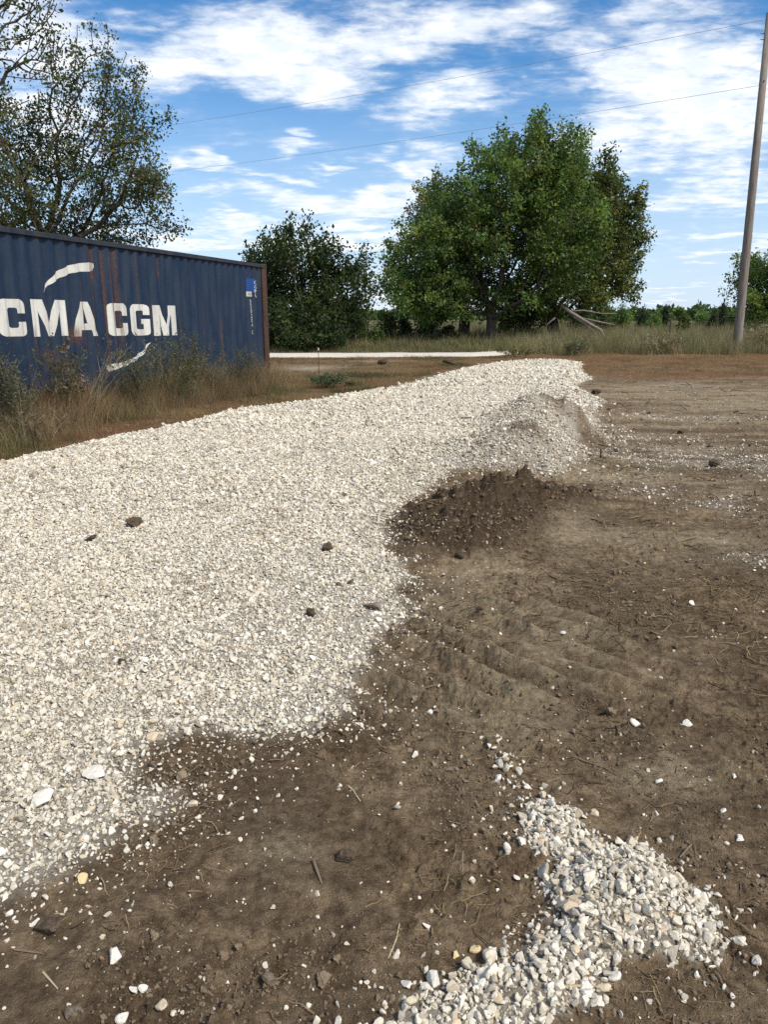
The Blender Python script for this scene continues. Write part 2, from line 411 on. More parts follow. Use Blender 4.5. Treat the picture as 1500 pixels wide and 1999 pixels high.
# ------------------------------------------------------------------ shipping container
E0 = at(529, 744, 0); TH = R(17.6)
CL, CW, CH = 12.192, 2.438, 2.896
UX = Vector((-math.sin(TH), -math.cos(TH), 0))          # along the wall, away from the far corner
WX = Vector((-math.cos(TH), math.sin(TH), 0))           # into the box
CM = Matrix((( UX.x, WX.x, 0, E0[0]), (UX.y, WX.y, 0, E0[1]), (0, 0, 1, 0.0), (0, 0, 0, 1)))
def wall_uv(px, py):                                    # pixel -> (u, v) on the near wall
    d = Vector(ray(px, py)); o = Vector((0, 0, H)); n = WX
    t = (Vector(E0) - o).dot(n) / d.dot(n); P = o + d * t
    return ((P - Vector(E0)).dot(UX), P.z)

PER = .278; CD = .036
def corr_breaks(u0, u1):
    out = []; k = math.floor(u0 / PER) - 1
    while k * PER < u1 + PER:
        for q in (0, .072, .14, .21): out.append(k * PER + q)
        k += 1
    return [b for b in out if u0 < b < u1]
def corr(u):                                            # how far the sheet sits behind its outer face
    q = u % PER
    if q < .072: return 0.0
    if q < .14: return CD * (q - .072) / .068
    if q < .21: return CD
    return CD * (1 - (q - .21) / .068)

def rust_nodes(t, p, base, worn, amount, streaks=()):
    co = t.new('ShaderNodeTexCoord').outputs['Object']
    col = t.mix(t.ramp(t.noise(t.mapping(co, scale=(1.2, 1, .25)), 4, 6, .6), .35, .7), base, worn)
    st = t.noise(t.mapping(co, scale=(9, 9, .45)), 2.2, 7, .68)
    spot = t.noise(co, 5.5, 8, .72)
    r = t.ramp(t.math('ADD', t.math('MULTIPLY', st, .62), t.math('MULTIPLY', spot, .38)), .62 - amount, .74 - amount)
    if streaks:
        sp = t.new('ShaderNodeSeparateXYZ'); t.l.new(co, sp.inputs[0])
        tot = None
        for (u, wd, v0, v1, a) in streaks:
            x = t.math('ABSOLUTE', t.math('SUBTRACT', sp.outputs[0], u))
            b = t.math('MULTIPLY', t.ramp(x, wd, wd * .15, 0, a), t.math('MULTIPLY', t.ramp(sp.outputs[2], v0 - .15, v0 + .1), t.ramp(sp.outputs[2], v1 + .12, v1 - .1)))
            tot = b if tot is None else t.math('MAXIMUM', tot, b)
        brk = t.noise(t.mapping(co, scale=(16, 9, 1.1)), 2.5, 6, .7)
        r = t.math('MAXIMUM', r, t.math('MULTIPLY', tot, t.ramp(brk, .33, .56)))
    rc = t.mix(t.ramp(t.noise(co, 30, 5, .7), .35, .65), (.035, .016, .010), (.16, .068, .030))
    col = t.mix(r, col, rc)
    t.l.new(col, p.inputs['Base Color'])
    t.put(p.inputs['Roughness'], t.math('ADD', .55, t.math('MULTIPLY', r, .4)))
    bump(t, p, t.math('ADD', t.noise(t.mapping(co, scale=(1, 1, .6)), 2.5, 4, .6), t.math('MULTIPLY', r, .15)), .5, .05)
    return co, r
STR = []
for (px, wd, y0, y1, a) in [(160, .05, 545, 700, .9), (178, .10, 475, 545, 1.), (182, .05, 545, 720, .7), (200, .09, 490, 720, .85), (215, .05, 500, 720, .85), (224, .10, 480, 640, .55), (130, .05, 655, 730, .8),
                            (150, .28, 640, 665, .9), (100, .30, 688, 698, .8), (70, .06, 640, 700, .6), (312, .05, 505, 540, .6), (355, .02, 625, 680, .8), (240, .09, 630, 665, .8), (295, .03, 600, 720, .4), (400, .03, 610, 700, .4), (435, .04, 630, 720, .5), (265, .04, 480, 650, .3), (120, .6, 700, 715, .5)]:
    u, v1 = wall_uv(px, y0); _, v0 = wall_uv(px, y1)
    STR.append((u, wd, v0, v1, a))
M_blue, t, p = material("container_blue", .55, .3); rust_nodes(t, p, (.0082, .0200, .046), (.021, .033, .054), 0.03, STR)
M_blue2, t, p = material("container_rail", .6, .3); rust_nodes(t, p, (.016, .022, .034), (.040, .037, .036), .06)
M_post, t, p = material("container_post", .7, .2); rust_nodes(t, p, (.050, .030, .026), (.085, .045, .030), .10)
M_white, t, p = material("container_lettering", .6, .3); rust_nodes(t, p, (.60, .59, .54), (.46, .45, .41), .005, [(u, w * .9, v0, v1, a * .9) for u, w, v0, v1, a in STR] )
M_patch, t, p = material("repaint_blue", .5, .3); rust_nodes(t, p, (.010, .055, .22), (.014, .05, .17), -.05)
M_seal, t, p = material("grey_print", .8, .2)
co = t.new('ShaderNodeTexCoord').outputs['Object']; t.l.new(t.mix(t.noise(co, 26, 1, .5), (.12, .12, .12), (.42, .42, .40)), p.inputs['Base Color'])
M_dark, t, p = material("hole_shade", .9, .1); p.inputs['Base Color'].default_value = (.02, .02, .022, 1)  # near black, painted shade for the openings in the castings

cont = empty('shipping_container', E0); cont.matrix_world = CM
tag(cont, 'weathered dark blue corrugated steel shipping container with white lettering, standing in dry weeds', 'shipping container')

def strip_mesh(polys, off, sheet_w=0.03):
    """flat outlines (u, v) bent onto the corrugated sheet"""
    bm = bmesh.new()
    for outer in polys:
        vs = [bm.verts.new((u, 0, v)) for u, v in outer]
        bm.faces.new(vs)
    bm.normal_update()
    bmesh.ops.triangulate(bm, faces=bm.faces[:], quad_method='FIXED', ngon_method='EAR_CLIP')
    us = [v.co.x for v in bm.verts]
    for b in corr_breaks(min(us), max(us)):
        bmesh.ops.bisect_plane(bm, geom=bm.verts[:] + bm.edges[:] + bm.faces[:], plane_co=(b, 0, 0), plane_no=(1, 0, 0), dist=1e-5)
    for v in bm.verts: v.co.y = sheet_w + corr(v.co.x) - off
    bmesh.ops.recalc_face_normals(bm, faces=bm.faces[:])
    return bm
def paint(name, polys, mat, off=.0025, label=None):
    bm = strip_mesh(polys, off); me = bpy.data.meshes.new(name); bm.to_mesh(me); bm.free()
    o = link(name, me, mat, cont)
    if label: o['label'] = label
    return o
def side_panel(flip):
    u0, u1 = .30, CL - .30; v0, v1 = .16, CH - .07
    br = [u0] + corr_breaks(u0, u1) + [u1]
    V = []; F = []
    nv = 14
    for a in br:
        for k in range(nv + 1):
            v = v0 + (v1 - v0) * k / nv
            dent = 0
            y = .03 + corr(a) + dent
            V.append((a, y if not flip else CW - y, v))
    for i in range(len(br) - 1):
        for k in range(nv):
            q = (i * (nv + 1) + k, (i + 1) * (nv + 1) + k, (i + 1) * (nv + 1) + k + 1, i * (nv + 1) + k + 1)
            F.append(q if flip else q[::-1])
    o = link('side_panel', np_mesh('side_panel', V, F), M_blue, cont)
    for ua, ub in ((.235, .302), (CL - .302, CL - .235)):
        yy = (.075, .085) if not flip else (CW - .085, CW - .075)
        MB().box((ua, yy[0], v0), (ub, yy[1], v1)).build('panel_edge', M_blue2, o)
    return o
side_panel(False); side_panel(True)
for y0 in (0.0, CW - .06):
    MB().box((.162, y0, CH - .10), (CL - .162, y0 + .06, CH - .018), .008).build('top_rail', M_blue2, cont)
    b = MB().box((.18, y0 + .003, .03), (CL - .18, y0 + .048, .185), .006)
    b.build('bottom_rail', M_blue2, cont)
for u in (0, CL - .162):
    for y in (0, CW - .15):
        MB().box((u if u == 0 else u - .08, y + .004, .12), (u + (.238 if u == 0 else .158), y + .146, CH - .12), .012).build('corner_post', M_post, cont)
        for z in (0, CH - .118):
            c = MB().box((u, y, z), (u + .162, y + .15, z + .118), .008)
            ob = c.build('corner_casting', M_post, cont)
            yy = -.003 if y == 0 else CW + .001
            MB().box((u + .05, yy, z + .03), (u + .112, yy + .002, z + .088)).build('lifting_hole_shade', M_dark, ob)  # flat dark plate, the shade inside the opening put into its colour
# roof with shallow ribs, floor frame, front wall and doors
V = []; F = []; k = 0; u = .165
while u < CL - .165:
    for q, dz in ((0, 0), (.10, 0), (.12, .018), (.19, .018)):
        if u + q < CL - .165: V += [(u + q, .061, CH - .045 + dz), (u + q, CW - .061, CH - .045 + dz)]
    u += .209
F = [(2 * i, 2 * i + 1, 2 * i + 3, 2 * i + 2) for i in range(len(V) // 2 - 1)]
link('roof_panel', np_mesh('roof_panel', V, F), M_blue2, cont)
MB().box((.17, .06, .05), (CL - .17, CW - .06, .15)).build('floor_frame', M_blue2, cont)
MB().box((.06, .152, .06), (.11, CW - .152, CH - .08)).build('front_wall', M_blue, cont)
for y0, y1 in ((.155, CW / 2 - .005), (CW / 2 + .005, CW - .155)):
    d = MB().box((CL - .11, y0, .10), (CL - .06, y1, CH - .10), .01).build('door', M_blue, cont)
    for f in (.28, .72):
        yb = y0 + (y1 - y0) * f
        MB().tube([(CL - .035, yb, .10), (CL - .035, yb, CH - .10)], .017, 8).build('locking_bar', M_blue2, d)

# letters, drawn as outlines over a unit cell and set where the photo has them
def bar(x0, y0, x1, y1): return [(x0, y0), (x1, y0), (x1, y1), (x0, y1)]
LC = [(1, .39), (1, .13), (.985, .08), (.95, .035), (.90, .01), (.82, 0), (.22, 0), (.13, .01), (.06, .045), (.02, .09), (0, .16), (0, .84), (.02, .91), (.06, .955), (.13, .99), (.22, 1),
      (.80, 1), (.88, .985), (.94, .95), (.98, .90), (1, .84), (1, .62), (.66, .62), (.66, .71), (.64, .75), (.60, .77), (.44, .77), (.39, .75), (.37, .71), (.37, .29), (.39, .25), (.44, .23), (.60, .23), (.64, .25), (.66, .29), (.66, .39)]
LG = [(.52, .53), (1, .53), (1, .13), (.985, .08), (.95, .035), (.90, .01), (.82, 0), (.22, 0), (.13, .01), (.06, .045), (.02, .09), (0, .16), (0, .84), (.02, .91), (.06, .955), (.13, .99), (.22, 1),
      (.80, 1), (.88, .985), (.94, .95), (.98, .90), (1, .84), (1, .66), (.68, .66), (.68, .74), (.66, .78), (.62, .80), (.42, .80), (.37, .78), (.35, .74), (.35, .26), (.37, .22), (.42, .20), (.62, .20), (.66, .22), (.68, .26), (.68, .37), (.52, .37)]
LM = [(0, 0), (.22, 0), (.22, .70), (.40, 0), (.60, 0), (.78, .70), (.78, 0), (1, 0), (1, 1), (.68, 1), (.50, .36), (.32, 1), (0, 1)]
LA = [[(0, 0), (.26, 0), (.295, .18), (.345, .37), (.425, .78), (.50, 1), (.34, 1)], [(.66, 1), (.50, 1), (.50, .78), (.575, .78), (.655, .37), (.705, .18), (.74, 0), (1, 0)],
      [(.295, .18), (.705, .18), (.655, .37), (.345, .37)], [(.425, .78), (.50, .78), (.50, 1)]]
LA = [[(0, 0), (.26, 0), (.295, .18), (.705, .18), (.74, 0), (1, 0), (.66, 1), (.5, 1), (.5, .80), (.612, .37), (.388, .37), (.5, .80), (.5, 1), (.34, 1)]]
LA = [[(0, 0), (.26, 0), (.295, .18), (.335, .37), (.388, .37), (.5, .80), (.5, 1), (.34, 1)], [(1, 0), (.66, 1), (.5, 1), (.5, .80), (.612, .37), (.665, .37), (.705, .18), (.74, 0)], [(.295, .18), (.705, .18), (.665, .37), (.335, .37)]]
def letter(polys, x0, y0t, x1, y1t, yb0, yb1, label):
    """corner pixels: left x, top y; right x, top y; bottoms"""
    uL = wall_uv(x0, (y0t + yb0) / 2)[0]; uR = wall_uv(x1, (y1t + yb1) / 2)[0]
    vt = .5 * (wall_uv(x0, y0t)[1] + wall_uv(x1, y1t)[1]); vb = .5 * (wall_uv(x0, yb0)[1] + wall_uv(x1, yb1)[1])
    polys = [[(uL + (uR - uL) * a, vb + (vt - vb) * b) for a, b in q] for q in polys]
    return paint('painted_letter', polys, M_white, .0025, label)
letter([LC], 1, 581, 56, 586, 657, 657, 'white letter C at the start of the first word')
letter([LM], 65, 583, 134, 587, 656.5, 656.5, 'white letter M of the first word')
letter(LA, 145, 588, 194, 590, 656.5, 656.5, 'white letter A with a rust streak through it')
letter([LC], 215, 591, 254, 593, 655.5, 655.5, 'rust stained white letter C')
letter([LG], 258, 593, 295, 595, 655, 655, 'white letter G')
letter([LM], 304, 595, 348, 597.5, 655, 655, 'white letter M at the end of the second word')
def outline(pix): return [wall_uv(a, b) for a, b in pix]
paint('painted_swoosh', [outline([(87, 571), (95, 553), (103, 542), (115, 530), (135, 519), (155, 514), (180, 512), (187, 514), (188, 521), (186, 528), (180, 530), (160, 530), (140, 534), (120, 543), (108, 551), (97, 559)])], M_white, label='curved white stroke above the lettering')
paint('painted_swoosh', [outline([(297, 668), (290, 683), (280, 695), (265, 706), (250, 714), (235, 720), (220, 725), (213, 725), (210, 719), (212, 713), (220, 711), (240, 708), (255, 703), (266, 697), (280, 687), (290, 674)])], M_white, label='curved white stroke below the lettering')
def quad_px(x0, y0, x1, y1):
    (u0, v1), (u1, v0) = wall_uv(x0, y0), wall_uv(x1, y1)
    return [(u0, v0), (u1, v0), (u1, v1), (u0, v1)]
paint('repainted_patch', [quad_px(484, 543, 500, 570)], M_patch, .002)
pl = paint('data_plate', [quad_px(485, 569, 496, 579)], M_white, .004)
bm = strip_mesh([quad_px(487.5, 571, 494, 577.2)], .0055); me = bpy.data.meshes.new('plate_print'); bm.to_mesh(me); bm.free(); link('plate_print', me, M_seal, pl)
# number columns, one small character above the other
def text_polys(ch, u, v, size):
    cu = bpy.data.curves.new('glyph', 'FONT'); cu.body = ch; cu.size = 1.0; cu.resolution_u = 2
    ob = bpy.data.objects.new('glyph', cu); COL.objects.link(ob)
    dg = bpy.context.evaluated_depsgraph_get(); me = bpy.data.meshes.new_from_object(ob.evaluated_get(dg))
    co = np.array([vv.co[:2] for vv in me.vertices]); lo = co.min(0); hi = co.max(0); h = hi[1] - lo[1]
    P = [[(u - size * 1.25 * ((co[i][0] - (lo[0] + hi[0]) / 2) / h), v + size * ((co[i][1] - lo[1]) / h)) for i in f.vertices] for f in me.polygons]
    bpy.data.objects.remove(ob); bpy.data.curves.remove(cu); bpy.data.meshes.remove(me)
    return P
def column(txt, x, y0, y1, xe):
    n = len(txt); P = []
    for k, ch in enumerate(txt):
        f0 = k / n; f1 = (k + .82) / n
        (u, va), (_, vb) = wall_uv(x + (xe - x) * f0, y0 + (y1 - y0) * f0), wall_uv(x + (xe - x) * f1, y0 + (y1 - y0) * f1)
        P += text_polys(ch, u, vb, va - vb)
    return P
for txt, x0, ya, yb, x1 in (('CGMU', 500, 548, 582, 502), ('520204', 491, 585, 640, 495), ('0', 495, 645, 654, 495), ('P1', 506, 622, 636, 507)):
    for k, ch in enumerate(txt):
        f0, f1 = k / len(txt), (k + 1) / len(txt)
        paint('painted_character', column(ch, x0 + (x1 - x0) * f0, ya + (yb - ya) * f0, ya + (yb - ya) * f1, x0 + (x1 - x0) * f1), M_white)

# ------------------------------------------------------------------ stones, clods, straw: shapes used by the scatters
def stone_mesh(name, seed, flat=.75, n_planes=9, sub=3, rough=.02):
    r = np.random.default_rng(seed)
    bm = bmesh.new(); bmesh.ops.create_icosphere(bm, subdivisions=sub, radius=1.0)
    D = np.array([v.co[:] for v in bm.verts]); D /= np.linalg.norm(D, axis=1)[:, None]
    N = r.normal(size=(n_planes, 3)); N /= np.linalg.norm(N, axis=1)[:, None]
    d = r.uniform(.48, .84, n_planes)
    q = np.maximum(D @ N.T, 1e-3) / d[None, :]
    rad = 1.0 / (np.power(q, 40).sum(1)) ** (1 / 40)
    rad = np.minimum(rad, 1.25)
    P = D * rad[:, None]; P *= np.array([1.0, r.uniform(.68, .92), r.uniform(flat - .14, flat + .08)])
    P += r.normal(size=P.shape) * rough * .5
    P /= np.abs(P).max()
    for v, c in zip(bm.verts, P): v.co = c * .5
    me = bpy.data.meshes.new(name); bm.to_mesh(me); bm.free()
    me.polygons.foreach_set('use_smooth', np.ones(len(me.polygons), bool))
    me.set_sharp_from_angle(angle=R(24))
    return me
def stone_material(name, cols, mott=.3, mix_low=None):
    m, t, p = material(name, .9, .2)
    co = t.new('ShaderNodeTexCoord').outputs['Object']
    rnd = t.new('ShaderNodeObjectInfo').outputs['Random']
    cr = t.new('ShaderNodeValToRGB'); t.l.new(rnd, cr.inputs[0])
    e = cr.color_ramp; e.interpolation = 'LINEAR'
    for i, (pos, c) in enumerate(cols):
        el_ = e.elements[i] if i < 2 else e.elements.new(pos)
        el_.position = pos; el_.color = c + (1,)
    off = t.new('ShaderNodeVectorMath', operation='ADD'); t.put(off.inputs[0], co)
    cx_ = t.new('ShaderNodeCombineXYZ'); t.put(cx_.inputs[0], t.math('MULTIPLY', rnd, 37.0)); t.l.new(cx_.outputs[0], off.inputs[1])
    n = t.noise(off.outputs[0], 3.2, 5, .65)
    c = t.mix(t.ramp(n, .42, .68, 0, mott), cr.outputs[0], t.mix(t.ramp(rnd, .3, .9), (.30, .25, .18), (.28, .27, .25)), 'MIX')
    if mix_low:                             # dusty and clayey areas of the spread
        loc = t.new('ShaderNodeObjectInfo').outputs['Location']
        c = t.mix(t.ramp(t.noise(loc, .9, 5, .65), .50, .75, 0, .38), c, (.50, .43, .31)); c = t.mix(t.ramp(t.noise(loc, 2.3, 5, .7), .54, .74, 0, .5), c, (.30, .27, .22))
    t.l.new(c, p.inputs['Base Color'])
    bump(t, p, t.noise(off.outputs[0], 7, 7, .75), .7, .0035)
    return m
M_lime = stone_material("limestone", [(0, (.70, .655, .56)), (.42, (.57, .525, .435)), (.60, (.76, .725, .63)), (.78, (.55, .47, .33)), (.9, (.40, .365, .30)), (1, (.60, .48, .32))], .55, True)
M_clod = stone_material("soil_lump", [(0, (.115, .084, .054)), (.5, (.20, .150, .098)), (1, (.080, .058, .038))], .3)
M_dirty = stone_material("dirty_stone", [(0, (.36, .31, .25)), (.5, (.24, .19, .14)), (1, (.44, .39, .32))], .6)
PROTO = {}
def protos(key, meshes, mat):
    c = bpy.data.collections.new(key)
    for i, me in enumerate(meshes):
        if not me.materials: me.materials.append(mat)
        o = bpy.data.objects.new('%s_shape_%02d' % (key, i), me); c.objects.link(o)
    PROTO[key] = c
    return c
protos('limestone', [stone_mesh('limestone', 100 + i, .72 if i < 6 else .6, 11 + i % 5, 3, .022) for i in range(10)], M_lime)
protos('soil_lump', [stone_mesh('soil_lump', 200 + i, .68, 8, 3, .11) for i in range(6)], M_clod)
protos('dirty_stone', [stone_mesh('dirty_stone', 300 + i) for i in range(5)], M_dirty)

GROUPS = {}
def scatter(name, P, rot, scale, coll, n_shapes, label, cat, jit=None):
    """one object of stuff: a cloud of points carrying copies of the shapes"""
    me = bpy.data.meshes.new(name); P = np.asarray(P, np.float32); n = len(P)
    me.vertices.add(n); me.vertices.foreach_set('co', P.ravel())
    a = me.attributes.new('rot', 'FLOAT_VECTOR', 'POINT'); a.data.foreach_set('vector', np.asarray(rot, np.float32).ravel())
    scale = np.asarray(scale, np.float32)
    if scale.ndim == 1: scale = np.repeat(scale[:, None], 3, 1)
    a = me.attributes.new('scl', 'FLOAT_VECTOR', 'POINT'); a.data.foreach_set('vector', scale.ravel())
    a = me.attributes.new('idx', 'INT', 'POINT'); a.data.foreach_set('value', rng.integers(0, n_shapes, n).astype(np.int32))
    me.update()
    o = link(name, me)
    ng = bpy.data.node_groups.new(name, 'GeometryNodeTree')
    ng.interface.new_socket('Geometry', in_out='INPUT', socket_type='NodeSocketGeometry')
    ng.interface.new_socket('Geometry', in_out='OUTPUT', socket_type='NodeSocketGeometry')
    gi = ng.nodes.new('NodeGroupInput'); go = ng.nodes.new('NodeGroupOutput')
    ip = ng.nodes.new('GeometryNodeInstanceOnPoints'); ci = ng.nodes.new('GeometryNodeCollectionInfo')
    ci.inputs['Collection'].default_value = coll; ci.inputs['Separate Children'].default_value = True; ci.inputs['Reset Children'].default_value = True
    def na(nm, typ):
        x = ng.nodes.new('GeometryNodeInputNamedAttribute'); x.data_type = typ; x.inputs['Name'].default_value = nm
        return [q for q in x.outputs if q.enabled and q.name == 'Attribute'][0]
    L = ng.links.new
    L(gi.outputs[0], ip.inputs['Points']); L(ci.outputs[0], ip.inputs['Instance']); ip.inputs['Pick Instance'].default_value = True
    L(na('idx', 'INT'), ip.inputs['Instance Index']); L(na('rot', 'FLOAT_VECTOR'), ip.inputs['Rotation']); L(na('scl', 'FLOAT_VECTOR'), ip.inputs['Scale'])
    L(ip.outputs[0], go.inputs[0])
    md = o.modifiers.new('scatter', 'NODES'); md.node_group = ng
    return tag(o, label, cat, kind='stuff')
def jgrid(x0, x1, y0, y1, s):
    nx, ny = int((x1 - x0) / s) + 1, int((y1 - y0) / s) + 1
    gx, gy = np.meshgrid(x0 + np.arange(nx) * s, y0 + np.arange(ny) * s)
    return (gx + rng.uniform(-.5, .5, gx.shape) * s).ravel(), (gy + rng.uniform(-.5, .5, gy.shape) * s).ravel()
def inview(x, y, m=4):
    return np.abs(np.degrees(np.arctan2(x, y))) < 27.5 + m + 6 * (y < 4)
def rrot(n, tilt=.6):
    return np.stack([rng.normal(0, tilt, n), rng.normal(0, tilt, n), rng.uniform(0, 2 * math.pi, n)], 1)

# crushed stone of the driveway
PX, PY, PS = [], [], []
for (ya, yb, xa, xb, s, mean, sg) in [(1.0, 3.0, -3.5, 3.5, .0098, .0130, .48), (3.0, 5.5, -4.5, 4.5, .0125, .0155, .46), (5.5, 9.5, -6.5, 6.0, .0185, .0220, .40), (9.5, 16, -6, 8, .030, .034, .36), (16, 28, -5, 9, .070, .066, .3)]:
    x, y = jgrid(xa, xb, ya, yb, s); k = inview(x, y); x, y = x[k], y[k]
    L = land(x, y)
    patch_ = fbm(x, y, .9, 3, 91)
    k = (L['grav'] * (1 - .75 * L['mound'])) * (.95 + .30 * patch_) - (L['dd'] < .25) * .22 > rng.uniform(0, 1, len(x))
    sp = (L['dust'] * .30 * (y < 17) > rng.uniform(0, 1, len(x)) * 1.0) & (y > 3.4)
    br = (L['brown'] * .3 > rng.uniform(0, 1, len(x)))
    edge = (np.exp(np.minimum(L['dd'], 0) / .12) * .26 > rng.uniform(0, 1, len(x))) & (L['dd'] < 0.1) & (y < 9)
    k = k | sp | br | edge
    n = k.sum(); d = np.exp(rng.normal(math.log(mean), sg, n)) * (1 + .25 * np.clip(patch_[k], -1, 1))
    d = np.clip(d, .006, mean * 2.6) * np.where(L['grav'][k] < .2, .8, 1)
    PX.append(np.stack([x[k], y[k], L['z'][k] + d * rng.uniform(-.02, .32, n)], 1)); PS.append(d)
Pg = np.concatenate(PX); Sg = np.concatenate(PS)
x, y = Pg[:, 0], Pg[:, 1]
FACE = G(.25, [(1042, 792)]) + G(.2, [(960, 850), (880, 905)]) + G(.08, [(965, 915), (1045, 940), (1145, 905), (1200, 862)])
dirty = np.clip(ss(sdist(x, y, FACE), -.1, .15) * .42 + .06 + .6 * np.maximum(fbm(x, y, 1.4, 4, 121) - .12, 0), 0, .7) > rng.uniform(0, 1, len(x))
dirty &= y < 20
scatter('soiled_gravel', Pg[dirty], rrot(dirty.sum(), .7), Sg[dirty], PROTO['dirty_stone'], 5, 'soil stained stones mixed into the gravel, thickest on the slope at the right', 'gravel')
Pg = Pg[~dirty]; Sg = Sg[~dirty]
scatter('gravel_stones', Pg, rrot(len(Pg), .7), Sg, PROTO['limestone'], 10, 'white crushed limestone covering the driveway in a thick layer', 'gravel')
# the small spill in the foreground
PX, PS = [], []
for (s, mean, sg, lift, prob) in [(.0125, .0135, .35, .1, 1.0), (.017, .0225, .32, .42, .85), (.036, .0325, .22, .5, .42)]:
    x, y = jgrid(-.7, 2.0, 1.0, 2.6, s); L = land(x, y)
    tail = .45 * np.exp(-(seg(x, y, at(960, 1450, 0), at(1040, 1580, 0)) / .05) ** 2) + .5 * np.exp(np.minimum(L['dp'], 0) / .035) * (L['dp'] < .02)
    k = np.maximum(L['pile'], tail * .45) * prob * (.75 + .6 * (fbm(x, y, 7, 2, 95) + .5)) > rng.uniform(0, 1, len(x))
    n = k.sum(); d = np.exp(rng.normal(math.log(mean), sg, n))
    PX.append(np.stack([x[k], y[k], L['z'][k] + d * rng.uniform(.0, lift, n)], 1)); PS.append(d)
Pp = np.concatenate(PX); Sp = np.concatenate(PS)
scatter('spilled_gravel', Pp, rrot(len(Pp), .8), Sp, PROTO['limestone'], 10, 'heap of coarse white limestone spilled on the bare soil in the foreground', 'gravel')
# chips trodden into the soil
PX, PS = [], []
for (ya, yb, xa, xb, s, mean, pr) in [(1.0, 3.0, -2.6, 2.6, .024, .0068, .075), (3.0, 7, -4, 5, .05, .013, .10), (7, 17, -2, 10, .11, .024, .13)]:
    x, y = jgrid(xa, xb, ya, yb, s); k = inview(x, y); x, y = x[k], y[k]; L = land(x, y)
    dens_ = pr * (.15 + 1.5 * np.clip(fbm(x, y, 1.4, 3, 97) + .25, 0, 1) + 2.0 * np.exp(np.minimum(L['dp'], 0) / .10) * (y < 3) + 1.2 * np.exp(np.minimum(L['dd'], 0) / .3)) * (L['red'] < .4)
    k = (dens_ > rng.uniform(0, 1, len(x))) & (L['grav'] < .3)
    n = k.sum(); d = np.exp(rng.normal(math.log(mean), .45, n)); d = np.clip(d, .003, mean * 2.8)
    PX.append(np.stack([x[k], y[k], L['z'][k] + d * rng.uniform(.0, .25, n)], 1)); PS.append(d)
Pc = np.concatenate(PX); Sc = np.concatenate(PS)
scatter('stone_chips', Pc, rrot(len(Pc), .6), Sc, PROTO['limestone'], 10, 'fine white stone chips pressed into the brown soil', 'gravel')
# soil crumbs
PX, PS = [], []
for (ya, yb, xa, xb, s, mean, pr) in [(1.0, 2.4, -1.8, 1.8, .0090, .0075, .60), (1.0, 2.4, -1.8, 1.8, .045, .019, .30), (2.4, 4.5, -2.5, 3, .015, .0115, .56), (2.4, 4.5, -2.5, 3, .08, .030, .25), (4.5, 8.5, -1.5, 5, .024, .015, .40), (8.5, 14, 0, 9, .08, .04, .2)]:
    x, y = jgrid(xa, xb, ya, yb, s); k = inview(x, y); x, y = x[k], y[k]; L = land(x, y)
    dens_ = pr * np.clip(.15 + 1.6 * fbm(x, y, 1.8, 4, 99) + 1.0 * L['mound'], 0, 2) * (1 - .7 * L['tan']) * (1 - L['grav']) * (1 - .9 * L['pile'])
    k = dens_ > rng.uniform(0, 1, len(x)); n = k.sum()
    d = np.clip(np.exp(rng.normal(math.log(mean), .5, n)), .004, mean * 3.2) * (1 + .5 * L['mound'][k] * rng.uniform(0, 1, n) ** 2)
    PX.append(np.stack([x[k], y[k], L['z'][k] + d * rng.uniform(-.1, .25, n)], 1)); PS.append(d)
Pk = np.concatenate(PX); Sk = np.concatenate(PS)
scatter('soil_crumbs', Pk, rrot(len(Pk), .8), Sk, PROTO['soil_lump'], 6, 'crumbs and small lumps of dark brown soil', 'soil')

# ------------------------------------------------------------------ foliage and blades
def leaf_material(name, rough=.6, trans=.42):
    m, t, p = material(name, rough, .25)
    a = t.new('ShaderNodeAttribute', attribute_name='col')
    g_ = t.new('ShaderNodeNewGeometry').outputs['Position']
    hv = t.new('ShaderNodeHueSaturation'); t.l.new(a.outputs['Color'], hv.inputs['Color'])
    t.put(hv.inputs['Value'], t.ramp(t.noise(g_, .7, 4, .6), .3, .7, .65, 1.4)); t.put(hv.inputs['Hue'], t.ramp(t.noise(g_, .9, 3, .6), .3, .7, .485, .515))
    t.l.new(hv.outputs[0], p.inputs['Base Color'])
    tr = t.new('ShaderNodeBsdfTranslucent')
    br = t.new('ShaderNodeHueSaturation'); t.l.new(hv.outputs[0], br.inputs['Color']); br.inputs['Value'].default_value = 1.5; br.inputs['Saturation'].default_value = 1.1
    t.l.new(br.outputs[0], tr.inputs[0])
    mx = t.new('ShaderNodeMixShader'); mx.inputs[0].default_value = trans
    t.l.new(p.outputs[0], mx.inputs[1]); t.l.new(tr.outputs[0], mx.inputs[2])
    t.l.new(mx.outputs[0], t.n['Material Output'].inputs[0])
    return m
M_leaf = leaf_material('leaf'); M_blade = leaf_material('dry_blade', .8, .3)
M_bark, t, p = material('bark', .95, .1)
co = t.new('ShaderNodeTexCoord').outputs['Object']
bn = t.noise(t.mapping(co, scale=(6, 6, 1.0)), 3, 6, .7)
t.l.new(t.mix(t.ramp(bn, .3, .7), (.045, .036, .030), (.135, .112, .095)), p.inputs['Base Color']); bump(t, p, bn, .8, .05)

